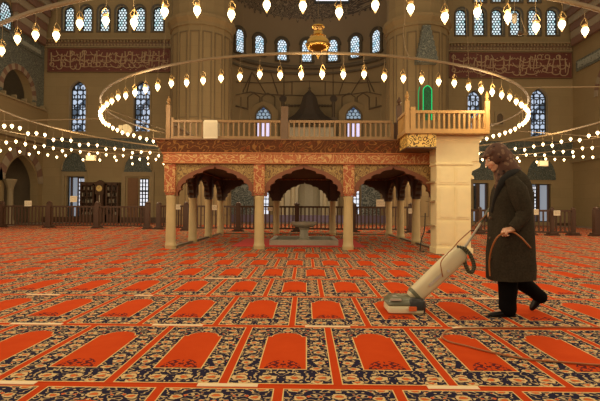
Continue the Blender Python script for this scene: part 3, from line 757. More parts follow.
# ------------------------------------------------------------------ side galleries (arcade under, parapet, arch above)
RED_V = plain('red_voussoir', (.22, .12, .08), .8); PALE_V = plain('pale_voussoir', (.34, .27, .18), .8)
def voussoirs(m_r, m_p, X, yc, zc, r0, r1, n, a0, a1, th, sgn):
    for i in range(n):
        aa = a0+(a1-a0)*i/n; ab = a0+(a1-a0)*(i+1)/n
        poly = [(yc+r0*math.cos(aa), zc+r0*math.sin(aa)), (yc+r1*math.cos(aa), zc+r1*math.sin(aa)), (yc+r1*math.cos(ab), zc+r1*math.sin(ab)), (yc+r0*math.cos(ab), zc+r0*math.sin(ab))]
        (m_r if i % 2 else m_p).prism(poly, X-sgn*th, X, plane='yz')
def side(s, name):
    X = LX0 if s < 0 else RX1
    def at(px, py):          # the point of the side plane seen at this pixel
        d = CAMM @ Vector(((px-300)/FPX, (200.5-py)/FPX, -1)); return CAMO + d*(X/d.x)
    Yn = 17.0
    zr = 7.5                 # parapet top
    # wall above the gallery with one big arch
    ycs = (28.2, 24.0, 19.8) if s < 0 else (26.3, 21.6, 18.9)[:2]
    holes = [arch_poly(c, 2.9 if s < 0 else 3.9, zr+.1 if s < 0 else 5.0, zr+2.25, .2, 10) for c in ycs]
    lcs = (28.75, 24.6, 20.4) if s < 0 else (26.1, 21.9)
    low = [arch_poly(c, 3.4, 0.0, 4.3 if s < 0 else 3.0, .25, 10) for c in lcs]
    w = plate(name, rect(Yn, WY, 0, ZTOP), low+holes, .5, STONE2, X+s*.3, 'x'); tag(w, kind='structure')
    rm, pm = MB(), MB()
    if s < 0:
        for yc in lcs: voussoirs(rm, pm, X+s*.04, yc, 2.6, 1.72, 2.25, 13, 0, PI, .05*1, s)
    for yc in ycs: voussoirs(rm, pm, X+s*.04, yc, zr+.55, 1.5 if s < 0 else 1.98, 1.85 if s < 0 else 2.3, 17, 0, PI, .07, s)
    if s < 0:
        tl = plate('trim_tile', rect(25.9, 30.9, zr+.1, 12.0), [arch_poly(28.2, 3.0, zr+.12, zr+2.3, .2, 10)], .06, TILE_GREEN, X+s*.03, 'x'); TR[0] += 1; tl.name = 'trim_%d' % TR[0]; tag(tl, kind='structure')
    trim(rm, RED_V); trim(pm, PALE_V)
    # parapet and ledge
    if s < 0:
        m = MB(); m.box(X, X+.25, Yn, WY, 5.4, zr); trim(m, STONE2)
        m = MB(); m.box(X, X+.38, Yn, WY-.3, zr, zr+.10); m.box(X, X+.38, Yn, WY-.3, 5.25, 5.4)
        for i in range(14):
            y = Yn+.5+i*1.0; m.box(X+.02, X+.3, y-.06, y+.06, zr+.1, zr+.34)
        trim(m, PLASTER)
    else: trim(MB().box(X-.1, X, Yn, WY, 4.2, 4.4), PLASTER)
    bx = X+s*4.2
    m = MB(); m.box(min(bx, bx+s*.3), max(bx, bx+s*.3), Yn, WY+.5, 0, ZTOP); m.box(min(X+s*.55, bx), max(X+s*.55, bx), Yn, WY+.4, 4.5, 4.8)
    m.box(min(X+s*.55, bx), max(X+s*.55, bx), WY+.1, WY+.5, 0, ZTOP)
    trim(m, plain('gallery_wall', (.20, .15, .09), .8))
    if s > 0:
        WIN[0] += 1; e = empty('window_%d' % WIN[0], (bx, 27.6, 4.9), kind='structure')
        pr_ = arch_poly(33.2, 1.3, 5.0, 7.4, .2); plate('pane', pr_, [], .05, LAT_BLUE, bx-.1, 'x', e); plate('window_frame', arch_poly(33.2, 1.5, 4.9, 7.5, .2), [pr_], .2, LEAD, bx-.1, 'x', e)
    # free-standing columns of the lower arcade
    for y in ((27.05, 22.5) if s < 0 else ()):
        c = tag(empty('arcade_column', (X-s*.1, y, 0)), 'pale round column of the %s side arcade, %s' % (('left', 'right')[s > 0], 'the one nearer the far corner' if y > 25 else 'the one nearer the camera'), 'column', 'arcade columns')
        ARC = plain('arcade_marble', (.27, .21, .12), .6)
        build(MB().lathe([(.26,0),(.26,.15),(.19,.25),(.17,2.0),(.19,2.05),(.17,2.10)], 16, (X-s*.32, y, 0)), 'shaft', ARC, c, True)
        build(MB().lathe([(.17,2.10),(.22,2.25),(.34,2.55),(.36,2.6),(.36,2.68)], 8, (X-s*.32, y, 0)), 'capital', ARC, c)
side(-1, 'wall_side_left'); side(1, 'wall_side_right')
# striped arch springings, high windows and tile inscriptions on the two side walls
for s, X in ((-1, LX0), (1, RX1)):
    rm, pm = MB(), MB()
    for i in range(9):
        za, zb = 11.2+.47*i, 11.2+.47*(i+1); d = .25+.02*i*i
        (rm if i % 2 == 0 else pm).box(min(X, X-s*d), max(X, X-s*d), 27.6-.1*i, WY-.35, za+.8, zb+.8)
    trim(rm, RED_V); trim(pm, PALE_V)
    WIN[0] += 1; yc = 26.75 if s < 0 else 24.5
    e = empty('window_%d' % WIN[0], (X, yc, 11.6), kind='structure')
    prof = arch_poly(yc, 1.05, 11.6, 13.15); inner = arch_poly(yc, .93, 11.66, 13.09)
    plate('window_frame', prof, [inner], .12, LEAD, X-s*.0, 'x', e)
    pn = plate('pane', prof, [], .03, LAT_SIDE, X-s*.02, 'x', e)
    plate('window_surround', arch_poly(yc, 1.25, 11.5, 13.25), [prof], .16, DS, X-s*.0, 'x', e)
e = panel(-6, 45, 55, 63, 'narrow blue-green tile inscription at the far left edge', 21, back=TILE_GREEN, script=plain('pale_tile_script', (.32, .33, .27), .5), border=False, r=.03)
e.location = (LX0-.019, 28.9, 11.1); e.rotation_euler.z = PI/2
e = panel(574, 620, 54, 64.5, 'narrow blue-green tile inscription at the far right edge', 23, back=TILE_GREEN, script=plain('pale_tile_script', (.32, .33, .27), .5), border=False, r=.035)
e.location = (RX1+.045, 28.9, 10.2); e.rotation_euler.z = -PI/2

# ------------------------------------------------------------------ the two great piers
def pier(cx, cy, r, label):
    n = 16
    def rg(rr, z): return [(cx+rr*math.cos(2*PI*(k+.5)/n), cy+rr*math.sin(2*PI*(k+.5)/n), z) for k in range(n)]
    m = MB().loft([rg(r, 0), rg(r, 12.1)]); m.loft([rg(r+.08, 12.1), rg(r+.08, 12.3), rg(r+.24, 12.55), rg(r+.24, 12.75), rg(r+.02, 12.85)]); m.loft([rg(r-.02, 12.8), rg(r-.02, 14.3), rg(r+.3, 17.5), rg(r+1.0, ZTOP)])
    trim(m, STONE2)
    m = MB()
    for k in range(n):                       # raised mouldings of the faces
        a = 2*PI*k/n; ca, sa = math.cos(a), math.sin(a)
        hw = r*math.tan(PI/n)*.98; rr = r*math.cos(PI/n)
        for t0 in (-.72, .66):
            for (z0, z1) in ((.6, 11.7),):
                M_ = Matrix.Translation((cx+ca*(rr+.01), cy+sa*(rr+.01), (z0+z1)/2)) @ Matrix.Rotation(a, 4, 'Z')
                m.obox(M_ @ Matrix.Translation((0, hw*t0, 0)), .03, .03, (z1-z0)/2)
        for z in (11.7, 6.5, .6):
            m.obox(Matrix.Translation((cx+ca*(rr+.01), cy+sa*(rr+.01), z)) @ Matrix.Rotation(a, 4, 'Z'), .03, hw*.72, .03)
    trim(m, stone('pier_moulding', (.23, .165, .085)))
PXL, PXR = W(200.5, 130, 29).x, W(417.5, 130, 29).x
pier(PXL, 29.2, 1.92, 'left'); pier(PXR, 29.2, 1.92, 'right')
# stepped tile-covered niche head on the right pier
zt_, zb_ = W(428, 24, 26.8).z, W(428, 62, 26.8).z; cx = W(427.5, 45, 26.8).x
m = MB()
for i in range(7):
    a = i/7; w = .62*(1-a*.72); z0 = zb_+(zt_-zb_)*a; z1 = zb_+(zt_-zb_)*(i+1)/7
    m.box(cx-w, cx+w, 26.75+.03*i, 27.5, z0, z1)
tag(build(m, 'niche_hood', TILE_GREEN), 'stepped blue-grey tile niche hood high on the right pier', 'niche hood')

# green-lit arch of the pulpit
Yg = 26.55; e = empty('green_lit_arch', (W(427.5, 115, Yg).x, Yg, W(427.5, 122, Yg).z), 'green glowing arch above the wooden balcony railing', 'lit arch')
gx = W(427.5, 100, Yg).x; gz0, gz1 = W(427, 120, Yg).z, W(427, 85.5, Yg).z
pl = arch_poly(gx, .50, gz0, gz1, .35)
plate('dark_panel', pl, [], .06, arabesque('green_stipple', (.012, .06, .03), (.02, .26, .10), 12, .1), Yg+.05, 'y', e)
build(MB().tube([(a, Yg, b) for a, b in pl[1:]+pl[:1]], .022, 6), 'green_tube', emit('green_light', (.0, .85, .26), .55), e)
build(MB().tube([(gx-.50, Yg+.1, gz0), (gx-.50, Yg+.1, gz1-.35), (gx-.42, Yg+.1, gz1-.05)], .03, 6), 'side_tube', emit('green_light_dim', (.0, .5, .18), .22), e)

# ------------------------------------------------------------------ the apse between them
AX, AY, AA, AB = W(308, 130, 38).x, 33.0, 6.6, 5.0
def apse(th, r=1.0, z=0): return (AX+AA*r*math.cos(th), AY+AB*r*math.sin(th), z)
m = MB(); N = 64; ths = [-.28+(PI+.56)*i/N for i in range(N+1)]
vs = []; fs = []
prof = [(1, 0), (1, 12.3), (.985, 12.35), (.985, 12.6), (1, 12.65), (1, 14.8)]
for k in range(1, 13): a = k/12*PI/2*.8; prof.append((math.cos(a), 14.8+5.2*math.sin(a)))
for r, z in prof: vs += [apse(t, r, z) for t in ths]
for i in range(len(prof)-1):
    for k in range(N): fs.append((i*(N+1)+k, i*(N+1)+k+1, (i+1)*(N+1)+k+1, (i+1)*(N+1)+k))
low = MB(); low.add(vs[:2*(N+1)], fs[:N]); up = MB(); up.add(vs, fs[N:])
me = low.mesh('wall_apse', APSE, True); o = link_mesh('wall_apse', me); tag(o, kind='structure')
me = up.mesh('ceiling_apse', SEMI, True); o = link_mesh('ceiling_apse', me); tag(o, kind='structure')
# painted medallion with a fringe of pendants on the half dome
FR = arabesque('dark_medallion_paint', (.075, .055, .035), (.26, .20, .12), 3.2, .09)
def dome_pt(px, py, off=.06):
    lo_, hi_ = AY, AY+AB+1        # march the view ray to the half dome
    best = None
    for k in range(260):
        Y = lo_+(hi_-lo_)*k/259; p = W(px, py, Y)
        h = max(0, (p.z-14.8)/5.2); s_ = math.sqrt(max(0, 1-min(1, h)**2))
        v = ((p.x-AX)/AA)**2+((p.y-AY)/AB)**2
        if v >= (s_-off/5)**2: return p
    return W(px, py, AY+AB*.6)
m = MB(); n = 56; top, bot = [], []
for i in range(n+1):
    a = PI*(i/n); px = 310-74*math.cos(a); yb = -10+29*math.sin(a)
    bot.append((px, yb))
vs = []; rows_ = 8
for j in range(rows_+1):
    for i in range(n+1):
        px, yb = bot[i]; vs.append(dome_pt(310+(px-310)*(1-.3*j/rows_), yb+(-24-yb)*j/rows_))
m.add(vs, [(j*(n+1)+i, j*(n+1)+i+1, (j+1)*(n+1)+i+1, (j+1)*(n+1)+i) for j in range(rows_) for i in range(n)])
for i in range(1, n, 2):
    px, yb = bot[i]; L = 4.5 if i % 4 == 1 else 2.6
    a, b, c, d = dome_pt(px-1.3, yb-.4), dome_pt(px+1.3, yb-.4), dome_pt(px+.9, yb+L*.6), dome_pt(px-.9, yb+L*.6)
    t_ = dome_pt(px, yb+L); m.add([a, b, c, t_, d], [(0, 1, 2, 3, 4)])
trim(m, FR)
# windows of the drum, each set to face the room
for c, yb, yt in ((240.5, 52.5, 30), (260.5, 55, 36.5), (283.5, 60.5, 40.5), (308.5, 62, 41), (335, 61.5, 40.5), (357.5, 58, 37), (379, 52.5, 31)):
    ray = W(c, 50, 1)-W(c, 50, 0)
    th = None
    for k in range(2000):
        t_ = PI-.1-(PI-.2)*k/1999; p = apse(t_)
        if th is None and abs(p[0]/p[1]-ray.x/ray.y) < .004 and p[1] > AY: th = t_
    p = apse(th); Yp = p[1]; nrm = Vector((math.cos(th)/AA, math.sin(th)/AB, 0)).normalized()
    z0, z1 = W(c, yb, Yp).z, W(c, yt, Yp).z
    WIN[0] += 1; e = empty('window_%d' % WIN[0], (p[0]-nrm.x*.10, p[1]-nrm.y*.10, z0), kind='structure')
    rz = math.atan2(nrm.y, nrm.x)-PI/2
    w = .74
    for nm, outl, hol, th_, mt, oy in (('pane', arch_poly(0, w, 0, z1-z0), [], .04, LAT_APSE, 0), ('window_frame', arch_poly(0, w+.42, -.12, z1-z0+.22), [arch_poly(0, w, 0, z1-z0)], .16, plain('apse_surround', (.10, .08, .05), .8), 0)):
        me = plate_mesh(nm, outl, hol, th_, mt); me.transform(XZ); q = bpy.data.objects.new(nm, me); COL.objects.link(q); q.parent = e
    m = MB(); h_ = z1-z0+.22
    pts = arch_poly(0, w+.50, 0, h_)[1:]
    for (a, b) in pts[:-1:1]: m.box(a-.04, a+.04, -.10, .08, b-.04, b+.08)
    q = bpy.data.objects.new('scalloped_border', m.mesh('scalloped_border', plain('apse_surround', (.1, .08, .05)))); COL.objects.link(q); q.parent = e
    e.rotation_euler.z = rz
# roof window at the very top of the picture
WIN[0] += 1; a, b = W(316, 1.5, 33.5), W(348, 1.5, 33.5)
e = empty('window_%d' % WIN[0], (a.x, 33.5, a.z), kind='structure')
build(MB().box(a.x, b.x, 33.45, 33.55, a.z, a.z+1.2), 'pane', LAT_SQ, e)
plate('window_frame', rect(a.x-.12, b.x+.12, a.z-.12, a.z+1.32), [rect(a.x, b.x, a.z, a.z+1.2)], .2, LEAD, 33.5, 'y', e)
# gallery moulding under the drum
m = MB(); m.tube([apse(t, .965, 12.75) for t in ths[4:-4]], .16, 6); m.tube([apse(t, .985, 12.25) for t in ths[4:-4]], .10, 6); trim(m, plain('drum_ledge', (.14, .11, .07), .8))  # ledge coloured dark to paint in the shadow band below the drum
# dark joints of the marble facing
m = MB()
def onwall(px, py):
    for k in range(1, 400):
        Y = AY+AB*1.05*k/399; p = W(px, py, Y)
        if ((p.x-AX)/AA)**2+((p.y-AY)/AB)**2 >= .985**2: return p
    return W(px, py, AY+AB)
def joint(pts, r=.035):
    P_ = []
    for (a, b), (c, d) in zip(pts, pts[1:]):
        for k in range(4): P_.append(onwall(a+(c-a)*k/4, b+(d-b)*k/4))
    P_.append(onwall(*pts[-1])); m.tube(P_, r, 5)
for s in (-1, 1):
    f = lambda x: 308.5+s*(308.5-x)
    joint([(f(236), 82), (f(262), 83), (f(308.5), 81)]); joint([(f(236), 95), (f(250), 92), (f(263), 94), (f(280), 95), (f(308.5), 95.5)])
    joint([(f(243), 92), (f(252), 72)]); joint([(f(252), 72), (f(260), 84), (f(266), 94)]); joint([(f(252), 72), (f(247), 92)])
    joint([(f(248), 108), (f(248), 97), (f(254), 93), (f(260), 97), (f(260), 104)]); joint([(f(262), 103), (f(262), 97), (f(268), 93), (f(275), 97), (f(275), 106)])
    joint([(f(236), 106), (f(248), 109)], .06); joint([(f(241), 106), (f(241), 97)]); joint([(f(292), 81), (f(292), 95)]); joint([(f(284), 69), (f(284), 95)])
    joint([(f(282), 106), (f(308.5), 105)], .07); joint([(f(270), 70), (f(278), 94)])
    for k in range(8): joint([(f(283+3*k), 104.5), (f(283+3*k), 107)], .05)
trim(m, JOINT)
# lower apse windows in pointed marble frames
for c in (263.5, 353.5):
    th = None; ray = (W(c, 120, 2)-W(c, 120, 0)); ray = ray.x/ray.y
    for k in range(2000):
        t_ = PI-.1-(PI-.2)*k/1999; p = apse(t_)
        if th is None and abs(p[0]/p[1]-ray) < .004: th = t_
    p = apse(th); Yp = p[1]-.4; cxw = W(c, 120, Yp).x
    s_ = Yp/FPX; z = lambda y: W(c, y, Yp).z
    fr = empty('window_%d' % (WIN[0]+1), (cxw, Yp, z(140)), kind='structure'); WIN[0] += 1
    prof = arch_poly(cxw, 14*s_, z(139), z(107.5), .5)
    gab = [(cxw-15*s_, z(215)), (cxw+15*s_, z(215)), (cxw+15*s_, z(112)), (cxw+9*s_, z(105)), (cxw, z(101.5)), (cxw-9*s_, z(105)), (cxw-15*s_, z(112))]
    lowr = rect(cxw-6*s_, cxw+6*s_, z(214), z(184))
    plate('window_frame', gab, [prof, lowr], .3, APSE, Yp, 'y', fr)
    plate('arched_moulding', arch_poly(cxw, 17*s_, z(139), z(105.6), .5), [prof], .4, plain('apse_trim', (.17, .125, .075), .8), Yp-.02, 'y', fr)
    plate('pane', prof, [], .04, LAT_SMALL, Yp+.02, 'y', fr)
    build(MB().box(cxw-6.2*s_, cxw+6.2*s_, Yp-.02, Yp+.02, z(138), z(121)), 'bright_pane', LAT_VIO, fr)
    m = MB()
    for x in (-6.6, -2.2, 2.2, 6.6): m.box(cxw+x*s_-.05, cxw+x*s_+.05, Yp-.12, Yp+.06, z(139), z(119.5))
    m.box(cxw-7*s_, cxw+7*s_, Yp-.14, Yp+.06, z(121.5), z(119)); build(m, 'mullion', JOINT, fr)
    plate('lower_pane', lowr, [], .04, LAT_SQ, Yp+.04, 'y', fr)
    m = MB()
    for k in range(5): m.box(cxw-6*s_+12*s_*k/4-.03, cxw-6*s_+12*s_*k/4+.03, Yp-.04, Yp+.02, z(214), z(184))
    for k in range(6): m.box(cxw-6*s_, cxw+6*s_, Yp-.04, Yp+.02, z(184+5*k)-.04, z(184+5*k)+.04)
    build(m, 'glazing_bar', LEAD, fr)
# blue tile walls either side of the mihrab
for a, b in ((226, 253), (362, 392)):
    Yt = 35.2 if a < 300 else 35.6
    trim(MB().box(W(a, 200, Yt).x, W(b, 200, Yt).x, Yt, Yt+.25, 0, W(a, 172, Yt).z), arabesque('apse_tile_%d' % a, (.10, .12, .115), (.34, .36, .33), 2.6, .1))
m = MB(); m.box(AX-6.2, AX+6.2, 33.9, 34.0, .0, .55); trim(m, plain('violet_cushion_band', (.22, .17, .26), .9))

# the mihrab: tall marble niche with pale half columns, and its pyramidal hood
mh = empty('mihrab', (AX, 37.0, 0), 'pale marble mihrab niche seen through the middle arch of the platform', 'mihrab')
s_ = 36.8/FPX; cx = W(309, 190, 36.8).x; z = lambda y: W(309, y, 36.8).z
plate('surround', rect(cx-24*s_, cx+24*s_, 0, z(128)), [arch_poly(cx, 22*s_, .0, z(178), .3)], .4, plain('mihrab_marble', (.62, .55, .40), .5), 36.7, 'y', mh)
m = MB(); 
for k in range(8):
    a0, a1 = PI*k/8, PI*(k+1)/8; r = 11*s_
    m.add([(cx-r*math.cos(a0), 36.9+r*math.sin(a0), 0), (cx-r*math.cos(a1), 36.9+r*math.sin(a1), 0), (cx-r*math.cos(a1), 36.9+r*math.sin(a1), z(177)), (cx-r*math.cos(a0), 36.9+r*math.sin(a0), z(177))], [(0, 1, 2, 3)])
build(m, 'niche', plain('mihrab_niche', (.52, .47, .35), .5), mh)
m = MB()
for x in (-27, -16, 16, 27): m.cyl((cx+x*s_, 36.45, 0), (cx+x*s_, 36.45, z(150)), .20, .18, 10)
build(m, 'half_column', plain('mihrab_column', (.72, .60, .40), .5), mh, True)
m = MB()
cz = lambda y: W(309, y, 36.3).z; q = 36.3/FPX; cx3 = W(309.5, 100, 36.3).x
tiers = [(25, 121.5), (22.5, 119.5), (15.5, 115), (10.8, 109.5), (8.6, 103.5), (7.6, 99), (6.0, 95.5), (3.4, 93), (1.2, 91)]
m.loft([[(cx3+a*q*math.cos(PI/4*k+PI/8)*1.04, 36.3+a*q*.5*math.sin(PI/4*k+PI/8), cz(y)) for k in range(8)] for a, y in tiers])
build(m, 'hood', plain('dark_hood', (.055, .038, .024), .7), mh)
build(MB().lathe([(.02,0),(.16,.10),(.05,.2),(.10,.32),(.03,.42),(.012,.95)], 10, (cx3, 36.3, cz(92.2))), 'finial', plain('dark_finial', (.10, .07, .04), .6), mh)
for c, lab in ((283, 'left'), (333.5, 'right')):
    px_ = W(c, 100, 36.2).x; e = empty('round_standard', (px_, 36.2, cz(122)), 'dark round disc on a post, %s of the pointed hood' % lab, 'standard')
    build(MB().cyl((px_, 36.2, cz(122)), (px_, 36.2, cz(102)), .13, n=10).box(px_-.3, px_+.3, 36.0, 36.4, cz(122), cz(118)), 'post', plain('dark_finial', (.1, .07, .04)), e)
    build(MB().cyl((px_, 36.12, cz(99.3)), (px_, 36.28, cz(99.3)), .27, n=24), 'disc', plain('dark_hood', (.1, .07, .04)), e)
    build(MB().tube([(px_+.27*math.cos(t), 36.1, cz(99.3)+.27*math.sin(t)) for t in [i*PI/12 for i in range(24)]], .03, 6, closed=True), 'rim', plain('dark_finial', (.1, .07, .04)), e)

# ------------------------------------------------------------------ back-up shell: rear and remaining walls, so the hall is closed
tag(build(MB().box(-24, 24, 42, 42.3, 0, ZTOP+3), 'wall_back', STONE), kind='structure')
m = MB(); m.box(-8.9, -6.2, WY+.5, WY+.8, 0, ZTOP+2); m.box(6.4, 10, WY+.5, WY+.8, 0, ZTOP+2); trim(m, STONE2)

# ------------------------------------------------------------------ fences
def fence_mesh(L, h=1.05, sp=.17):
    mb = MB(); n = max(2, round(L/sp))
    mb.box(0, L, -.03, .03, .10, .17); mb.box(0, L, -.035, .035, h-.08, h)
    for i in range(1, n): x = L*i/n; mb.box(x-.028, x+.028, -.02, .02, .17, h-.08)
    return mb
def fence(pts, label, h=1.08, ph=1.30, mat=WOOD_MID, pw=.10):
    """pts: ground points of the posts"""
    e = empty('wooden_fence', (pts[0][0], pts[0][1], 0.01), label, 'fence')
    for i, (x, y) in enumerate(pts):
        mb = MB().box(-pw, pw, -pw, pw, 0, ph-.10); mb.lathe([(pw*1.3,0),(pw*1.15,.03),(pw*1.3,.06),(.02,.13)], 8, (0, 0, ph-.12)); mb.box(-.26, .26, -.12, .12, 0, .06); mb.box(-.17, .17, -.16, .16, .06, .12)
        o = bpy.data.objects.new('post', mb.mesh('post', mat)); COL.objects.link(o); o.parent = e; o.location = (x-pts[0][0], y-pts[0][1], 0)
    for (x0, y0), (x1, y1) in zip(pts, pts[1:]):
        d = Vector((x1-x0, y1-y0)); o = bpy.data.objects.new('slat_panel', fence_mesh(d.length, h).mesh('slat_panel', mat)); COL.objects.link(o); o.parent = e
        o.location = (x0-pts[0][0], y0-pts[0][1], 0); o.rotation_euler.z = math.atan2(d.y, d.x)
    return e
FM = plain('fence_wood', (.075, .034, .016), .5, var=.2)
gp = lambda px, Y: (W(px, 200, Y).x, Y)
fence([gp(-16, 21.6), gp(2, 22.3), gp(49.5, 22.2), gp(97.5, 22), gp(148, 21.6)], 'brown slatted wooden fence along the left side hall', mat=FM)
fence([gp(159, 21.4), gp(186.5, 20.3), gp(238.5, 19.9), gp(297, 19.9), gp(353.5, 19.9), gp(411, 19.9)], 'brown slatted wooden fence behind the muezzin platform', ph=1.28, h=1.12, mat=FM)
fence([gp(433, 19.8), gp(480, 19), gp(508, 18.6), gp(530, 18.4), gp(552, 18.3), gp(573, 18.4)], 'brown slatted wooden fence running behind the woman', mat=FM, h=1.02, ph=1.12, pw=.07)
fence([gp(596, 18.0), gp(640, 18.0)], 'brown slatted fence end at the far right edge of the hall', mat=FM, ph=1.15)
def sign(px, py, Y, w, h, label):
    p = W(px, py, Y-.1); s_ = Y/FPX; e = empty('paper_sign', (p.x, p.y, p.z-h*s_/2), label, 'sign', 'paper notices on the fences')
    build(MB().box(p.x-w*s_/2, p.x+w*s_/2, p.y-.006, p.y+.006, p.z-h*s_/2, p.z+h*s_/2), 'sheet', PAPER, e)
    m = MB(); rnd = random.Random(px)
    for k in range(3):
        zz = p.z+h*s_*(.24-.2*k); x = p.x-w*s_*.36
        while x < p.x+w*s_*.32: L = rnd.uniform(.02, .06); m.box(x, x+L, p.y-.009, p.y-.006, zz-.006, zz+.006); x += L+.02
    build(m, 'writing', INK, e)
sign(28, 203.5, 22.2, 7, 5.5, 'white paper sign on the left fence, at the far left')
sign(73.5, 199, 22.0, 7, 6, 'paper sign sticking up on the left fence, in front of the window')
sign(178, 207, 20.6, 6, 5, 'white paper sign on the fence just right of the front left column')
sign(380.5, 203, 19.9, 8.5, 7, 'orange-bordered paper sign seen through the right arch of the platform')
sign(270, 209, 19.9, 5, 3.5, 'small paper sign on the rear fence beside the second column')
sign(214.5, 207.5, 19.9, 5, 5, 'small pale sign on the fence behind the left side columns')
sign(410.5, 211, 19.6, 4, 5, 'small pale sign between the right side columns')
sign(534.5, 212, 18.3, 8, 5.5, 'white paper sign on the fence right behind the woman')
sign(557, 213, 18.2, 6.5, 5, 'white paper sign on the right fence, on its last panel')

# ------------------------------------------------------------------ ring chandeliers
ZR = 3.88; RC = (.17, 14.6)
chd = empty('ring_chandelier', (RC[0], RC[1], ZR), 'huge concentric iron rings of hanging lamps over the prayer hall', 'chandelier')
RINGS = [(6.2, .027, .17, 14.6, 'inner'), (9.35, .034, .15, 15.0, 'second'), (11.75, .018, .2, 14.7, 'third'), (14.1, .016, .2, 14.7, 'outer')]
for R_, r_, cx, cy, nm in RINGS:
    n = 120
    build(MB().tube([(cx+R_*math.cos(2*PI*i/n), cy+R_*math.sin(2*PI*i/n), ZR) for i in range(n)], r_, 8, closed=True), 'ring', IRON, chd, True)
for (xa, ya), (xb, yb) in (((5.05, 10.75), (11.1, 10.5)), ((-5.9, 12.9), (-5.0, 17.9)), ((6.3, 15.0), (5.6, 17.6)), ((-6.0, 14.6), (-13.8, 15.6)), ((6.3, 16.2), (13.4, 18.6))):
    build(MB().cyl((xa, ya, ZR), (xb, yb, ZR), .014, n=6), 'spoke', IRON, chd)
for a in (-60, -120, 15, 165, 60, 120):
    c, s_ = math.cos(math.radians(a)), math.sin(math.radians(a))
    build(MB().cyl((RC[0]+6.2*c, RC[1]+6.2*s_, ZR), (RC[0]+5.2*c, RC[1]+5.2*s_, 18.3), .006, n=5), 'suspension_cable', WIRE, chd)
GP = [(.003,-.092),(.008,-.082),(.014,-.060),(.030,-.032),(.041,.0),(.040,.020),(.030,.042),(.024,.052),(.031,.066)]
GP = [(r*1.13, z*1.08) for r, z in GP]
BR = MB().lathe([(.025,.044),(.034,.052),(.037,.064),(.026,.074),(.026,.084),(.032,.09),(.015,.10)], 10)
for k in range(3): a = k*2*PI/3; BR.tube([(.04*math.cos(a), .04*math.sin(a), .075), (.055*math.cos(a), .055*math.sin(a), .10), (.03*math.cos(a), .03*math.sin(a), .15), (0, 0, .185)], .004, 4)
g_me = MB().lathe(GP, 14).mesh('glass', GLOW, True); b_me = BR.mesh('holder', plain('lamp_brass', (.62, .42, .16), .35, .8))
def near_lamp(L):
    w_me = MB().tube([(0, 0, .18), (.006, .01, .18+(L-.18)*.5), (0, 0, L)], .0035, 4).mesh('wire', WIRE)
    root = empty('hanging_lamp', (0, 0, 0))
    for nm, me in (('glass', g_me), ('holder', b_me), ('wire', w_me)):
        o = bpy.data.objects.new(nm, me); COL.objects.link(o); o.parent = root
    return root
def far_mesh(L):
    mb = MB().lathe([(.005,-.09),(.02,-.058),(.050,0),(.043,.022),(.027,.052),(.03,.066)], 8); mb.cur = 1
    mb.lathe([(.03,.05),(.036,.065),(.02,.09)], 6); mb.tube([(0, 0, .1), (0, 0, L)], .004, 4)
    return mb.mesh('hanging_lamp', [GLOW_FAR, IRON], True)
NEAR = {}; FAR = {}
from mathutils import noise as mnoise
def lamp_at(x, y, drop, label, group, near):
    key = round(drop, 2)
    if near:
        if key not in NEAR: NEAR[key] = near_lamp(key); o = NEAR[key]
        else: o = copy_tree(NEAR[key])
        o.rotation_euler.z = (x*7+y*3) % 6.28
    else:
        if key not in FAR: FAR[key] = far_mesh(key)
        o = bpy.data.objects.new('hanging_lamp', FAR[key]); COL.objects.link(o)
    o.location = (x, y, ZR-.036-drop); tag(o, label, 'lamp', group); return o
def pix(x, y, z):
    v = CAMM.transposed() @ (Vector((x, y, z))-CAMO)
    return (300+FPX*v.x/-v.z, 200.5-FPX*v.y/-v.z) if v.z < -.05 else (-999, -999)
NL = 0
def side_word(px): return 'left' if px < 240 else ('right' if px > 380 else 'middle')
for ri, (R_, n, drops, a0) in enumerate(((6.2, 100, (.36, .36, .34, .37, .37), .3), (9.35, 130, (.30, .32, .40), .05), (11.75, 170, (.30, .40, .34), .5), (14.1, 200, (.36, .30, .42), .2))):
    cx, cy, nm = RINGS[ri][2:]
    for i in range(n):
        a = 2*PI*(i+a0)/n; x, y = cx+R_*math.cos(a), cy+R_*math.sin(a)
        d = drops[i % len(drops)] if ri in (0, 2) else drops[(i//1) % len(drops)]
        if y < 1: continue
        px, py = pix(x, y, ZR-d)
        if not (-30 < px < 630 and -30 < py < 200): continue
        if (y > 11 and 172 < px < 436): continue
        if ri == 3 and i % 2 and 60 < px < 540: continue
        near = y < cy-2.0 if ri == 0 else y < 10
        sw = side_word(px)
        nr = y < cy-2.0
        lab = {0: 'small glowing glass lamp on the %s of the inner iron ring, %s arc' % (sw, 'nearer' if nr else 'farther'),
               1: ('large glowing glass lamp near the top edge, %s of the second ring' % sw) if near else 'small glowing lamp on the %s side of the second ring, farther arc' % sw,
               2: 'small glowing lamp on the %s side of the third ring out' % sw,
               3: 'tiny glowing lamp on the %s side of the outermost ring' % sw}[ri]
        lamp_at(x, y, d, lab, '%s ring lamps, %s %s' % (nm, sw, 'near' if near else 'far'), near); NL += 1
print('LAMPS', NL)
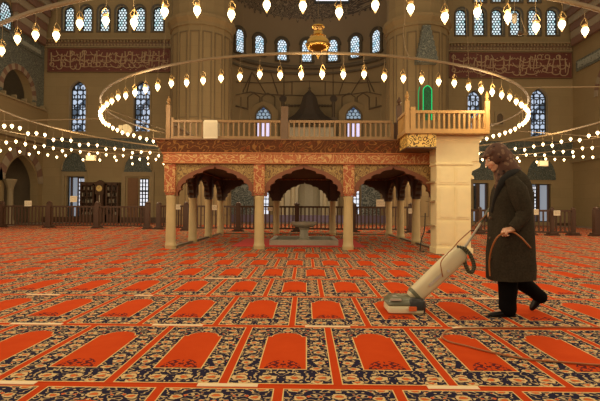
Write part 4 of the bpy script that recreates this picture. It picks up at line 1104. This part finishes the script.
# an unlit lamp and its looped wire, in front of the right-hand windows
p = W(514.5, 20, 7.2)
e = empty('unlit_lamp', (p.x, p.y, p.z), 'unlit clear glass lamp with a dark bulb, before the right windows', 'lamp')
build(MB().lathe([(.01,-.06),(.035,-.03),(.04,.03),(.03,.07),(.034,.09)], 12, p), 'glass', GLASS_OFF, e, True)
build(MB().tube([p+Vector((0,0,.09)), p+Vector((.0,0,.3))], .004, 5).lathe([(.035,.06),(.05,.075),(.03,.1)], 10, p), 'holder', IRON, e)
build(MB().tube([p+Vector((.10,0,.05)), p+Vector((.13,0,-.06)), p+Vector((.17,0,-.18)), p+Vector((.21,0,-.22)), p+Vector((.12,0,-.23))], .006, 5), 'looped_wire', IRON, e)
q = W(520, 33.5, 7.2); build(MB().lathe([(.01,-.035),(.04,-.01),(.03,.03),(.01,.05)], 12, q), 'dark_bulb', plain('dark_bulb', (.05, .03, .015), .3), e, True)
# loose loop of wire at the right pier
build(MB().tube([W(405, -8, 8.55), W(405, 20, 8.55), W(403, 32, 8.55), W(405, 48, 8.55), W(410, 58.5, 8.55)], .007, 6), 'loose_wire', IRON, chd, True)
# cream floodlights
for px, py, Y, lab in ((91, 158, 24.5, 'cream box floodlight hanging among the lamps on the left'), (543, 163.5, 24.5, 'cream box floodlight hanging among the lamps on the right')):
    p = W(px, py, Y); e = empty('floodlight', (p.x, p.y, p.z-.16), lab, 'floodlight')
    build(MB().box(p.x-.24, p.x+.24, p.y-.1, p.y+.1, p.z-.15, p.z+.15), 'housing', plain('cream_metal', (.75, .66, .42), .5), e)
    build(MB().box(p.x-.2, p.x+.2, p.y-.11, p.y-.1, p.z-.11, p.z+.11), 'front_glass', emit('floodlight_glass', (1, .75, .4), .55), e)
    build(MB().tube([(p.x-.1, p.y, p.z+.15), (p.x-.1, p.y, ZR)], .01, 5).tube([(p.x+.1, p.y, p.z+.15), (p.x+.1, p.y, ZR)], .01, 5), 'hanger', IRON, e)
p = W(126.5, 129.5, 17.5); e = empty('round_fixture', (p.x, p.y, p.z-.2), 'cream round fixture hanging beside the inner ring, under the left tall window', 'fixture')
build(MB().cyl((p.x, p.y-.08, p.z), (p.x, p.y+.08, p.z), .19, n=24), 'body', plain('cream_metal', (.75, .66, .42)), e)
build(MB().box(p.x-.28, p.x-.12, p.y-.07, p.y+.07, p.z-.02, p.z+.16), 'bracket', plain('cream_metal', (.75, .66, .42)), e)
build(MB().cyl((p.x, p.y, p.z+.18), (p.x, p.y, ZR), .01, n=5), 'hanger', IRON, e)
# gilt lantern hanging in the apse opening
Y = 15.0; s_ = Y/FPX; p = W(318, 45, Y); e = empty('gilt_lantern', (p.x, Y, p.z), 'big round gilt brass lantern hanging in front of the apse windows', 'lantern')
prof = [(0.02, -15.5), (.6, -13), (3.0, -8), (4.5, -6.5), (9.5, -5.2), (11.5, -3), (12.1, 0), (11.6, 3), (9.5, 6), (7.5, 8), (6.2, 9.5), (5.2, 10.5), (5.0, 13), (4.2, 14)]
build(MB().lathe([(r*s_, z*s_) for r, z in prof], 32, p), 'bowl', GOLD, e, True)
build(MB().lathe([(r*s_, z*s_) for r, z in [(11.9, -.8), (12.7, -.3), (12.7, .5), (11.9, 1)]], 32, p).lathe([(r*s_, z*s_) for r, z in [(7.4, 8), (8.0, 8.5), (7.0, 9.3), (5.8, 9.5)]], 32, p), 'band', BRASS, e, True)
build(MB().lathe([(r*s_, z*s_) for r, z in [(5.8, 17), (6.6, 17.8), (6.4, 19), (3, 19.6), (1, 20)]], 24, p), 'smoke_cap', GOLD, e, True)
m = MB(); m.cyl((p.x, Y, p.z+20*s_), (p.x, Y, 18.2), .008, n=5)
for k in range(3): a = k*2*PI/3+.4; m.cyl((p.x+5*s_*math.cos(a), Y+5*s_*math.sin(a), p.z+13.5*s_), (p.x+5.6*s_*math.cos(a), Y+5.6*s_*math.sin(a), p.z+17*s_), .008, n=5)
build(m, 'chain', WIRE, e)


# ------------------------------------------------------------------ the woman with the vacuum cleaner
YW = 4.36
def Q(px, py, dy=0.0): return W(px, py, YW+dy)
def ell(mb, c, r, rot=None, nu=20, nv=12):
    R = rot or Matrix.Identity(3); c = Vector(c); vs = []; fs = []
    for j in range(nv+1):
        th = PI*j/nv
        for i in range(nu):
            a = 2*PI*i/nu
            vs.append(c+R @ Vector((r[0]*math.sin(th)*math.cos(a), r[1]*math.sin(th)*math.sin(a), r[2]*math.cos(th))))
    for j in range(nv):
        for i in range(nu): k = (i+1) % nu; fs.append((j*nu+i, j*nu+k, (j+1)*nu+k, (j+1)*nu+i))
    return mb.add(vs, fs)
def limb(mb, pts, rs, n=14):
    mb.tube(pts, rs, n)
    for p, r in zip(pts, rs): ell(mb, p, (r, r, r), None, 12, 8)
    return mb
def fuse(mb, name, mat, voxel, parent, smooth=3):
    """unite overlapping volumes into one continuous skin"""
    me = mb.mesh(name, mat); ob = bpy.data.objects.new(name, me); COL.objects.link(ob)
    r = ob.modifiers.new('r', 'REMESH'); r.mode = 'VOXEL'; r.voxel_size = voxel
    if smooth: s = ob.modifiers.new('s', 'SMOOTH'); s.iterations = smooth; s.factor = .5
    dg = bpy.context.evaluated_depsgraph_get(); new = bpy.data.meshes.new_from_object(ob.evaluated_get(dg))
    bpy.data.objects.remove(ob); new.name = name; new.materials.clear(); new.materials.append(mat)
    for p in new.polygons: p.use_smooth = True; p.material_index = 0
    return link_mesh(name, new, parent)
def wrinkle(o, amp, scale, seed=0.0):
    for v in o.data.vertices:
        n = mnoise.noise(Vector((v.co.x*scale, v.co.y*scale, v.co.z*scale*.45+seed)))
        d = Vector((v.normal)); v.co += d*n*amp
SKIN = NT('skin'); SKIN.b.inputs['Subsurface Weight'].default_value = .1
SKIN = SKIN.fin(SKIN.mix(SKIN.noise(SKIN.obj(), 14, 2)[0], (.62, .33, .20), (.72, .42, .27)), .5)
g = Q(508, 314); per = empty('person', (g.x, YW, .011), 'woman in a patterned headscarf and long dark coat, pushing a vacuum cleaner', 'person')
b = MB()
limb(b, [Q(511, 252), Q(512, 232), Q(514, 212), Q(512, 193)], [.135, .115, .12, .12])
limb(b, [Q(511, 183, -.12), Q(512, 183, 0), Q(511, 183, .12)], [.055, .075, .055])
limb(b, [Q(510, 186), Q(505, 175), Q(501, 167)], [.065, .052, .055])
# head: skull, jaw, nose, lips, brow, ears (facing left, tilted down)
HC = Q(496.5, 157.5); HR = Matrix.Rotation(-math.radians(24), 3, 'Y')
def hp(x, y, z): return HC + HR @ Vector((x, y, z))
ell(b, hp(.0, 0, .012), (.098, .076, .102), HR, 28, 18)
ell(b, hp(-.045, 0, -.035), (.056, .056, .075), HR, 24, 16)
ell(b, hp(-.062, 0, -.088), (.032, .034, .028), HR)
limb(b, [hp(-.094, 0, .012), hp(-.108, 0, -.012), hp(-.120, 0, -.030)], [.009, .011, .013], 10)
for s in (-1, 1):
    ell(b, hp(-.108, s*.012, -.034), (.010, .009, .008), HR, 10, 8)
    ell(b, hp(-.083, s*.030, .030), (.016, .026, .009), HR, 12, 8)
    ell(b, hp(-.070, s*.040, -.030), (.028, .022, .026), HR, 14, 10)
    ell(b, hp(.012, s*.078, -.01), (.018, .008, .03), HR, 12, 8)
ell(b, hp(-.096, 0, -.056), (.010, .022, .0065), HR, 12, 8); ell(b, hp(-.093, 0, -.068), (.010, .020, .0075), HR, 12, 8)
# legs
limb(b, [Q(509, 255, -.09), Q(507, 284, -.07), Q(507, 309, -.04)], [.085, .05, .036])
limb(b, [Q(512, 255, .09), Q(521, 281, .12), Q(541, 297, .17)], [.085, .05, .036])
limb(b, [Q(507, 309, -.04), Q(497, 313, -.04)], [.034, .026]); limb(b, [Q(541, 297, .17), Q(534, 305, .2)], [.034, .026])
def hand(wr, d, n, thumb, curl, span=.86):
    """palm, four unequal fingers bending round what they hold, and a thumb from the side of the palm"""
    d = Vector(d).normalized(); n = Vector(n); n = (n-d*n.dot(d)).normalized(); s = d.cross(n); wr = Vector(wr)
    limb(b, [wr-d*.03, wr+d*.01], [.026, .026], 10)
    for k, (o, L) in enumerate(((-.030, .070), (-.010, .080), (.011, .074), (.030, .058))):
        kn = wr+d*(.080-.004*abs(k-1))+s*o
        limb(b, [wr+s*o*.5, kn], [.016, .0125], 8)
        pts = [kn]; a = 0
        for j, f in enumerate((.44, .32, .24)):
            a += curl[j]; pts.append(pts[-1]+(d*math.cos(a)+n*math.sin(a))*L*f)
        limb(b, pts, [.0105, .0098, .009, .0078], 8)
    t0 = wr+d*.018-s*thumb*.024+n*.006
    limb(b, [t0, t0+d*.030-s*thumb*.016+n*.022, t0+d*.056-s*thumb*.010+n*.040, t0+d*.074-s*thumb*.0+n*.050], [.0155, .0125, .011, .009], 8)
# near arm: bent, the hand closed on the orange cord
NW = Q(513.5, 228.5, -.25)
limb(b, [Q(513, 184, -.16), Q(523, 211, -.22), NW], [.052, .040, .026])
hand(NW, Vector((-.95, -.05, -.25)), Vector((.15, .35, -.95)), 1, (.85, 1.25, .9))
# far arm reaching to the grip
FW = Q(496.5, 209.5, .10)
limb(b, [Q(509, 184, .16), Q(506, 206, .20), FW], [.052, .040, .026])
hand(FW, Vector((-.90, -.10, -.42)), Vector((-.35, -.25, -.95)), 1, (.9, 1.2, .8))
body = fuse(b, 'body', SKIN, .0055, per, 2)
for s in (-1, 1):
    e_ = MB(); ell(e_, hp(-.0865, s*.030, .008), (.0115, .0125, .0095), HR, 14, 10); q = build(e_, 'eye', plain('eye_white', (.75, .70, .62), .2, var=.02), per, True, origin=hp(-.0865, s*.030, .008))
    e_ = MB(); ell(e_, hp(-.0965, s*.031, .006), (.003, .006, .006), HR, 12, 8); build(e_, 'iris', plain('dark_iris', (.04, .02, .01), .2), q, True)
    build(MB().tube([hp(-.098, s*.014, .027), hp(-.098, s*.032, .033), hp(-.082, s*.050, .028)], .0035, 6), 'eyebrow', INK, per)
m = MB(); ell(m, hp(-.1035, 0, -.0565), (.004, .019, .004), HR); ell(m, hp(-.1005, 0, -.067), (.004, .017, .005), HR); build(m, 'lips', plain('lips', (.48, .16, .11), .5), per, True)

# coat
def tweed():
    t = NT('dark_tweed'); f, _ = t.noise(t.obj(), 60, 3, .7); f2, _ = t.noise(t.obj(), 9, 3)
    c = t.mix(f, (.009, .008, .006), (.085, .066, .042)); c = t.mix(t.M('MULTIPLY', f2, .55), c, (.013, .012, .008))
    t.b.inputs['Specular IOR Level'].default_value = .1
    return t.fin(c, .95, 0, f, .3, .004)
TWEED = tweed()
prof = [(278, 489, 532.5, .235), (270, 488.8, 532.5, .235), (258, 489, 532, .23), (246, 489.3, 531.8, .225), (234, 490, 531.5, .215), (222, 490.6, 531, .205), (212, 491, 530.5, .20), (203, 491.5, 530, .20),
        (195, 492.5, 529.3, .205), (188, 494.5, 528, .20), (182, 497.5, 525.5, .185), (177.5, 500.5, 522.5, .155), (174, 503, 519.5, .115), (171, 504.5, 517, .08)]
rings = []
for py, a, c, hd in prof:
    pa, pc = Q(a, py+1.5), Q(c, py-1.5); ce = (pa+pc)/2; hx = (pc-pa).length/2; n = 56; rg = []
    for k in range(n):
        t_ = 2*PI*k/n; cs, sn = math.cos(t_), math.sin(t_); e_ = .82
        fold = 1+ (.035*math.sin(5*t_+1)+.02*math.sin(9*t_)) * max(0, min(1, (py-215)/60))
        ax = (pc-pa).normalized()
        rg.append(ce + ax*(hx*math.copysign(abs(cs)**e_, cs)*fold) + Vector((0, hd*math.copysign(abs(sn)**e_, sn)*fold, 0)))
    rings.append(rg)
m = MB(); n = 56
for i in range(len(rings)-1):        # denser rows
    pass
dense = []
for i in range(len(rings)-1):
    for f in (0, .25, .5, .75): dense.append([rings[i][k].lerp(rings[i+1][k], f) for k in range(n)])
dense.append(rings[-1]); m.loft(dense)
coat = build(m, 'coat', TWEED, per, True); wrinkle(coat, .022, 7.5)
def sleeve(pts, rs, name):
    P_, R_ = [], []
    for (a, ra), (c, rc) in zip(zip(pts, rs), zip(pts[1:], rs[1:])):
        for f in (0, .2, .4, .6, .8): P_.append(Vector(a).lerp(Vector(c), f)); R_.append(ra+(rc-ra)*f)
    P_.append(Vector(pts[-1])); R_.append(rs[-1])
    o = build(MB().tube(P_, R_, 20), name, TWEED, per, True); wrinkle(o, .014, 11, 3); return o
sleeve([Q(511, 180, -.13), Q(517, 190, -.185), Q(522, 203, -.215), Q(524, 212, -.225), Q(521, 220, -.24), Q(512.5, 228.5, -.25)], [.065, .082, .072, .066, .058, .047], 'sleeve')
sleeve([Q(508, 180, .13), Q(506, 192, .18), Q(505, 207, .20), Q(502, 209, .16), Q(497.5, 209.3, .11)], [.065, .08, .068, .055, .045], 'sleeve')
FUR = plain('black_collar', (.012, .010, .008), .95, var=.4, scale=60)
m = MB().tube([Q(519, 169.5, 0), Q(516, 171, -.07), Q(509.5, 174, -.115), Q(503.5, 180, -.12), Q(498.5, 189, -.10), Q(495, 200, -.06), Q(492.5, 212, -.02)], [.022, .028, .030, .030, .027, .022, .016], 10)
m.tube([Q(519, 169.5, 0), Q(515, 171, .07), Q(508, 174, .11), Q(502, 180, .11), Q(497, 189, .09)], [.022, .028, .03, .03, .02], 10)
wrinkle(build(m, 'collar', FUR, per, True), .012, 30)
m = MB().box(-.006, .006, -.01, .01, 0, 0)
m = MB()
for py in (218, 238, 258):
    p = Q(490.6, py, -.03); m.cyl(p+Vector((.004, 0, 0)), p+Vector((-.012, 0, 0)), .013, n=12)
build(m, 'button', INK, per)
# trousers and shoes
TR_M = plain('black_trousers', (.005, .0045, .004), .9, var=.2); TR_M.node_tree.nodes['Principled BSDF'].inputs['Specular IOR Level'].default_value = .08
b = MB(); limb(b, [Q(510, 262, 0), Q(510, 258, 0)], [.13, .13])
limb(b, [Q(509.5, 262, -.07), Q(507.5, 284, -.06), Q(508, 299, -.045), Q(508, 308.5, -.04)], [.10, .088, .078, .082])
limb(b, [Q(512, 262, .07), Q(521, 281, .12), Q(532, 290, .15), Q(541, 297, .17)], [.10, .085, .070, .062])
tr = fuse(b, 'trousers', TR_M, .012, per, 3); wrinkle(tr, .010, 12)
SHOE = plain('black_leather', (.006, .005, .005), .45); SHOE.node_tree.nodes['Principled BSDF'].inputs['Specular IOR Level'].default_value = .25
def shoe(heel, toe, up, name='shoe'):
    heel, toe, up = Vector(heel), Vector(toe), Vector(up); d = toe-heel; L = d.length; d.normalize(); up = (up-d*up.dot(d)).normalized(); s = d.cross(up); rg = []
    for f, w, h in ((-.02, .020, .030), (.02, .032, .060), (.15, .036, .075), (.32, .036, .072), (.5, .040, .056), (.7, .046, .044), (.86, .042, .034), (.95, .030, .026), (1.0, .012, .016)):
        c = heel+d*(L*f); rg.append([c+s*(w*math.cos(t_))+up*(h*(.5+.5*math.sin(t_)) if math.sin(t_) > -.5 else 0) for t_ in [2*PI*k/16 for k in range(16)]])
    mb = MB().loft(rg)
    so = []
    for f, w in ((-.03, .022), (.02, .034), (.3, .034), (.7, .048), (.9, .042), (1.01, .014)):
        c = heel+d*(L*f); so.append([c+s*w-up*.002, c+s*w+up*.012, c-s*w+up*.012, c-s*w-up*.002])
    mb.loft(so); o = build(mb, name, SHOE, per, True); return o
hg = Q(512.5, 314); shoe((hg.x, YW-.04, .013), (hg.x-.245, YW-.05, .013), (0, 0, 1))
tg = W(530, 309, YW+.22); shoe(Q(546, 294, .17), (tg.x, YW+.20, .018), (-.8, 0, .9))
# headscarf
def scarf_mat():
    t = NT('patterned_scarf'); d, c = t.voro(t.obj(), 26); r = t.sep(c)[0]
    f, _ = t.noise(t.obj(), 20, 2)
    col = t.mix(f, (.065, .028, .016), (.13, .06, .038)); col = t.mix(t.M('MULTIPLY', t.lt(d, .42), t.gt(r, .45)), col, (.19, .11, .065)); col = t.mix(t.M('MULTIPLY', t.lt(d, .3), t.lt(r, .3)), col, (.03, .015, .012))
    return t.fin(col, .85)
b = MB()
ell(b, hp(.018, 0, .020), (.116, .100, .118), HR, 28, 18)
ell(b, hp(.050, 0, -.03), (.098, .095, .105), HR, 24, 16)
limb(b, [Q(506, 166), Q(511, 172), Q(513, 178)], [.098, .092, .085])
limb(b, [hp(.01, -.035, -.085), hp(-.025, -.03, -.125), Q(499, 181, -.04), Q(496, 187, -.03)], [.05, .042, .035, .02])
limb(b, [hp(.01, .035, -.085), hp(-.025, .03, -.125), Q(499, 181, .04)], [.05, .042, .03])
for k in range(-4, 5):
    a = k*.24; limb(b, [hp(-.070*math.cos(a), .095*math.sin(a), .075), hp(-.112*math.cos(a)-.004, .085*math.sin(a), .052), hp(-.128*math.cos(a)+.0, .060*math.sin(a), .046)], [.016, .011, .006], 8)
sc = fuse(b, 'headscarf', scarf_mat(), .008, per, 3); wrinkle(sc, .012, 16)

# upright vacuum cleaner
YV = 4.52
def V(px, py, dy=0.0): return W(px, py, YV+dy)
CREAM = plain('cream_vacuum_shell', (.72, .62, .39), .4, var=.05); OLIVE = plain('grey_olive_plastic', (.13, .13, .075), .35, var=.15, scale=14); BLK = plain('black_plastic', (.02, .018, .015), .4)
ng = V(404, 309.5); vac = empty('vacuum_cleaner', (ng.x, YV, .011), 'cream upright vacuum cleaner with an olive floor head, tilted back towards the woman', 'vacuum cleaner')
x0, x1 = V(386, 305).x, V(421, 305).x
def rbox(x0, x1, y0, y1, z0, z1, r=.02, top=0.0):
    rg = []
    for z, i in ((z0, r*.6), (z0+r*.5, 0), (z1-r, 0+top*.5), (z1-r*.3, r*.4+top), (z1, r+top)):
        a, b_, c, d = x0+i, x1-i, y0+i, y1-i; k = r
        rg.append([(a+k, c, z), (b_-k, c, z), (b_, c+k, z), (b_, d-k, z), (b_-k, d, z), (a+k, d, z), (a, d-k, z), (a, c+k, z)])
    return MB().loft(rg)
build(rbox(x0, x1, YV-.16, YV+.15, .012, .085, .02), 'floor_head_base', CREAM, vac, True)
cov = build(rbox(x0-.01, x1-.07, YV-.15, YV+.15, .080, .155, .03, .02), 'floor_head_cover', OLIVE, vac, True, origin=((x0+x1)/2, YV, .10))
build(MB().box(x0+.02, x0+.12, YV-.152, YV-.12, .135, .150).box(x0+.06, x0+.10, YV-.05, YV+.02, .150, .159), 'cover_badge', plain('silver_badge', (.7, .68, .6), .3, .6), cov)
build(rbox(x1-.15, x1+.01, YV-.165, YV+.10, .035, .155, .03), 'neck_joint', BLK, vac, True)
build(MB().box(x1-.155, x1-.085, YV-.182, YV-.163, .045, .085), 'orange_pedal', plain('orange_plastic', (.75, .14, .03), .4), vac)
m = MB()
for s in (-1, 1): m.cyl((x1-.03, YV+s*.13, .045), (x1-.03, YV+s*.155, .045), .034, n=18)
build(m, 'wheel', BLK, vac, True)
A, B = V(413, 297), V(463, 250.5); ax = (B-A); LB = ax.length; ax.normalize(); sd = Vector((0, 1, 0)); nn = sd.cross(ax).normalized()
def bring(f, w, d, rr=.35):
    c = A+ax*(LB*f); out = []
    for k in range(24):
        t_ = 2*PI*k/24; cs, sn = math.cos(t_), math.sin(t_); out.append(c+nn*(w*math.copysign(abs(cs)**.6, cs))+sd*(d*math.copysign(abs(sn)**.6, sn)))
    return out
bag = build(MB().loft([bring(-.03, .055, .055), bring(0, .070, .07), bring(.04, .076, .08), bring(.3, .081, .085), bring(.7, .086, .088), bring(.9, .083, .084), bring(.965, .07, .07), bring(.985, .05, .05)]), 'bag_housing', CREAM, vac, True, origin=A)
build(MB().loft([bring(.02, .080, .084), bring(.05, .0815, .086), bring(.075, .081, .085)]), 'housing_band', OLIVE, bag, True)
m = MB(); c = A+ax*LB*.40-sd*.092
m.obox(Matrix.Translation(c) @ Matrix(((ax.x, nn.x, sd.x), (ax.y, nn.y, sd.y), (ax.z, nn.z, sd.z))).to_4x4(), .085, .012, .003)
tag(build(m, 'silver_badge', plain('silver_badge', (.7, .68, .6), .3, .6), bag), 'silver badge')
c = A+ax*LB*.62-sd*.09+nn*.02
build(MB().cyl(c, c-sd*.012, .014, n=14), 'latch', plain('silver_badge', (.7, .68, .6), .3, .6), bag)
build(MB().loft([bring(.955, .055, .055), bring(.99, .05, .05), bring(1.03, .03, .03)]), 'top_collar', OLIVE, vac, True)
HB = V(487.5, 212.5)
build(MB().tube([B-ax*.03, B.lerp(HB, .2), B.lerp(HB, .6), HB-(HB-B).normalized()*.06], [.016, .0125, .0115, .0115], 12), 'handle_tube', plain('pale_tube', (.62, .55, .42), .35, var=.04), vac, True)
build(MB().tube([HB-(HB-B).normalized()*.12, HB, HB+(HB-B).normalized()*.05, HB+(HB-B).normalized()*.075], [.014, .016, .016, .010], 12), 'grip', OLIVE, vac, True)
hp_ = [(457, 247), (465, 248.5), (470, 254), (473, 261), (474.3, 267), (472.5, 272), (469, 272), (465.8, 266), (463.5, 258), (460.5, 253.5)]
hose = build(MB().tube([V(a, b_, -.03) for a, b_ in hp_], .0185, 12), 'hose', OLIVE, vac, True, origin=V(460, 250, -.03))
m = MB()
for (a, b_) in zip(hp_, hp_[1:]):
    for f in (0, .33, .66):
        p0 = V(a[0]+(b_[0]-a[0])*f, a[1]+(b_[1]-a[1])*f, -.03); p1 = V(a[0]+(b_[0]-a[0])*(f+.1), a[1]+(b_[1]-a[1])*(f+.1), -.03); m.cyl(p0, p1, .0205, n=12)
build(m, 'hose_ribs', BLK, hose, True)
# orange flex: from the housing up along the tube, through the near hand and behind the coat, then over the floor
ORG = plain('orange_flex', (.36, .12, .03), .5, var=.06)
def smooth(pts, k=6):
    out = []; P_ = [Vector(p) for p in pts]
    for i in range(len(P_)-1):
        p0, p1, p2, p3 = P_[max(i-1, 0)], P_[i], P_[i+1], P_[min(i+2, len(P_)-1)]
        for j in range(k):
            t_ = j/k; out.append(.5*((2*p1)+(p2-p0)*t_+(2*p0-5*p1+4*p2-p3)*t_*t_+(3*p1-p0-3*p2+p3)*t_**3))
    out.append(P_[-1]); return out
c1 = [V(443, 277, -.11), V(441.5, 270, -.11), V(441, 262, -.11), V(447, 254, -.10), V(453, 248, -.07), V(459, 241, -.03), V(470, 231, -.02), V(480, 221, -.02), V(486, 215, -.04)]
build(MB().tube(smooth(c1), .005, 8), 'power_flex', ORG, vac, True)
g0 = Q(504.5, 233, -.265)
c2 = [Q(490, 276, -.10), Q(489.3, 262, -.12), Q(491.5, 249, -.20), Q(496, 239, -.26), Q(501, 234, -.27), g0, Q(508, 232, -.27), Q(514, 232.5, -.28), Q(521, 237.5, -.285), Q(528, 245, -.26), Q(534, 253, -.12), Q(535.0, 262, .10), Q(530, 275, .27)]
fl = [(537, 303), (552, 308), (585, 318), (612, 322), (618, 326), (600, 327.5), (560, 327), (520, 327.5), (480, 328), (460, 328.3), (449, 330), (443.5, 333.5), (442.5, 337.5), (450, 341.8), (465, 345.5), (480, 349.5), (495, 353), (512, 356.5), (530, 359.5), (555, 361.5), (580, 363.5), (600, 365), (625, 366)]
c2b = smooth(c2)
tag(build(MB().tube(c2b, .0075, 8), 'orange_cord', ORG, None, True), 'orange cord looped through the hand of the woman in the dark coat', 'cord')
tag(build(MB().tube(smooth([G(a, b_, .019) for a, b_ in fl[4:]]), .0065, 8), 'floor_cord', ORG, None, True), 'orange-brown cord lying in a long hairpin loop on the front carpet rows', 'cord')

# ------------------------------------------------------------------ light
def point(x, y, z, w, r=.25, col=(1.0, .75, .45)):
    l = bpy.data.lights.new('lamp_light', 'POINT'); l.energy = w; l.color = col; l.shadow_soft_size = r
    o = bpy.data.objects.new('lamp_light', l); COL.objects.link(o); o.location = (x, y, z)
for R_, n, w in ((6.2, 10, 70), (9.0, 12, 90), (11.75, 12, 90), (14.1, 14, 95)):
    for i in range(n):
        a = 2*PI*(i+.5)/n; point(.2+R_*math.cos(a), 14.6+R_*math.sin(a), ZR-.42, w, .3)
wd = bpy.data.worlds.new('hall'); SC.world = wd; wd.use_nodes = True
bg = wd.node_tree.nodes['Background']; bg.inputs[0].default_value = (1.0, .82, .57, 1); bg.inputs[1].default_value = .48  # warm ambient fill added through the open top, standing in for bounced light
SC.view_settings.view_transform = 'Standard'; SC.view_settings.look = 'None'; SC.view_settings.gamma = 1; SC.view_settings.exposure = 0
SC.cycles.use_denoising = True
SC.cycles.max_bounces = 5; SC.cycles.sample_clamp_indirect = 4
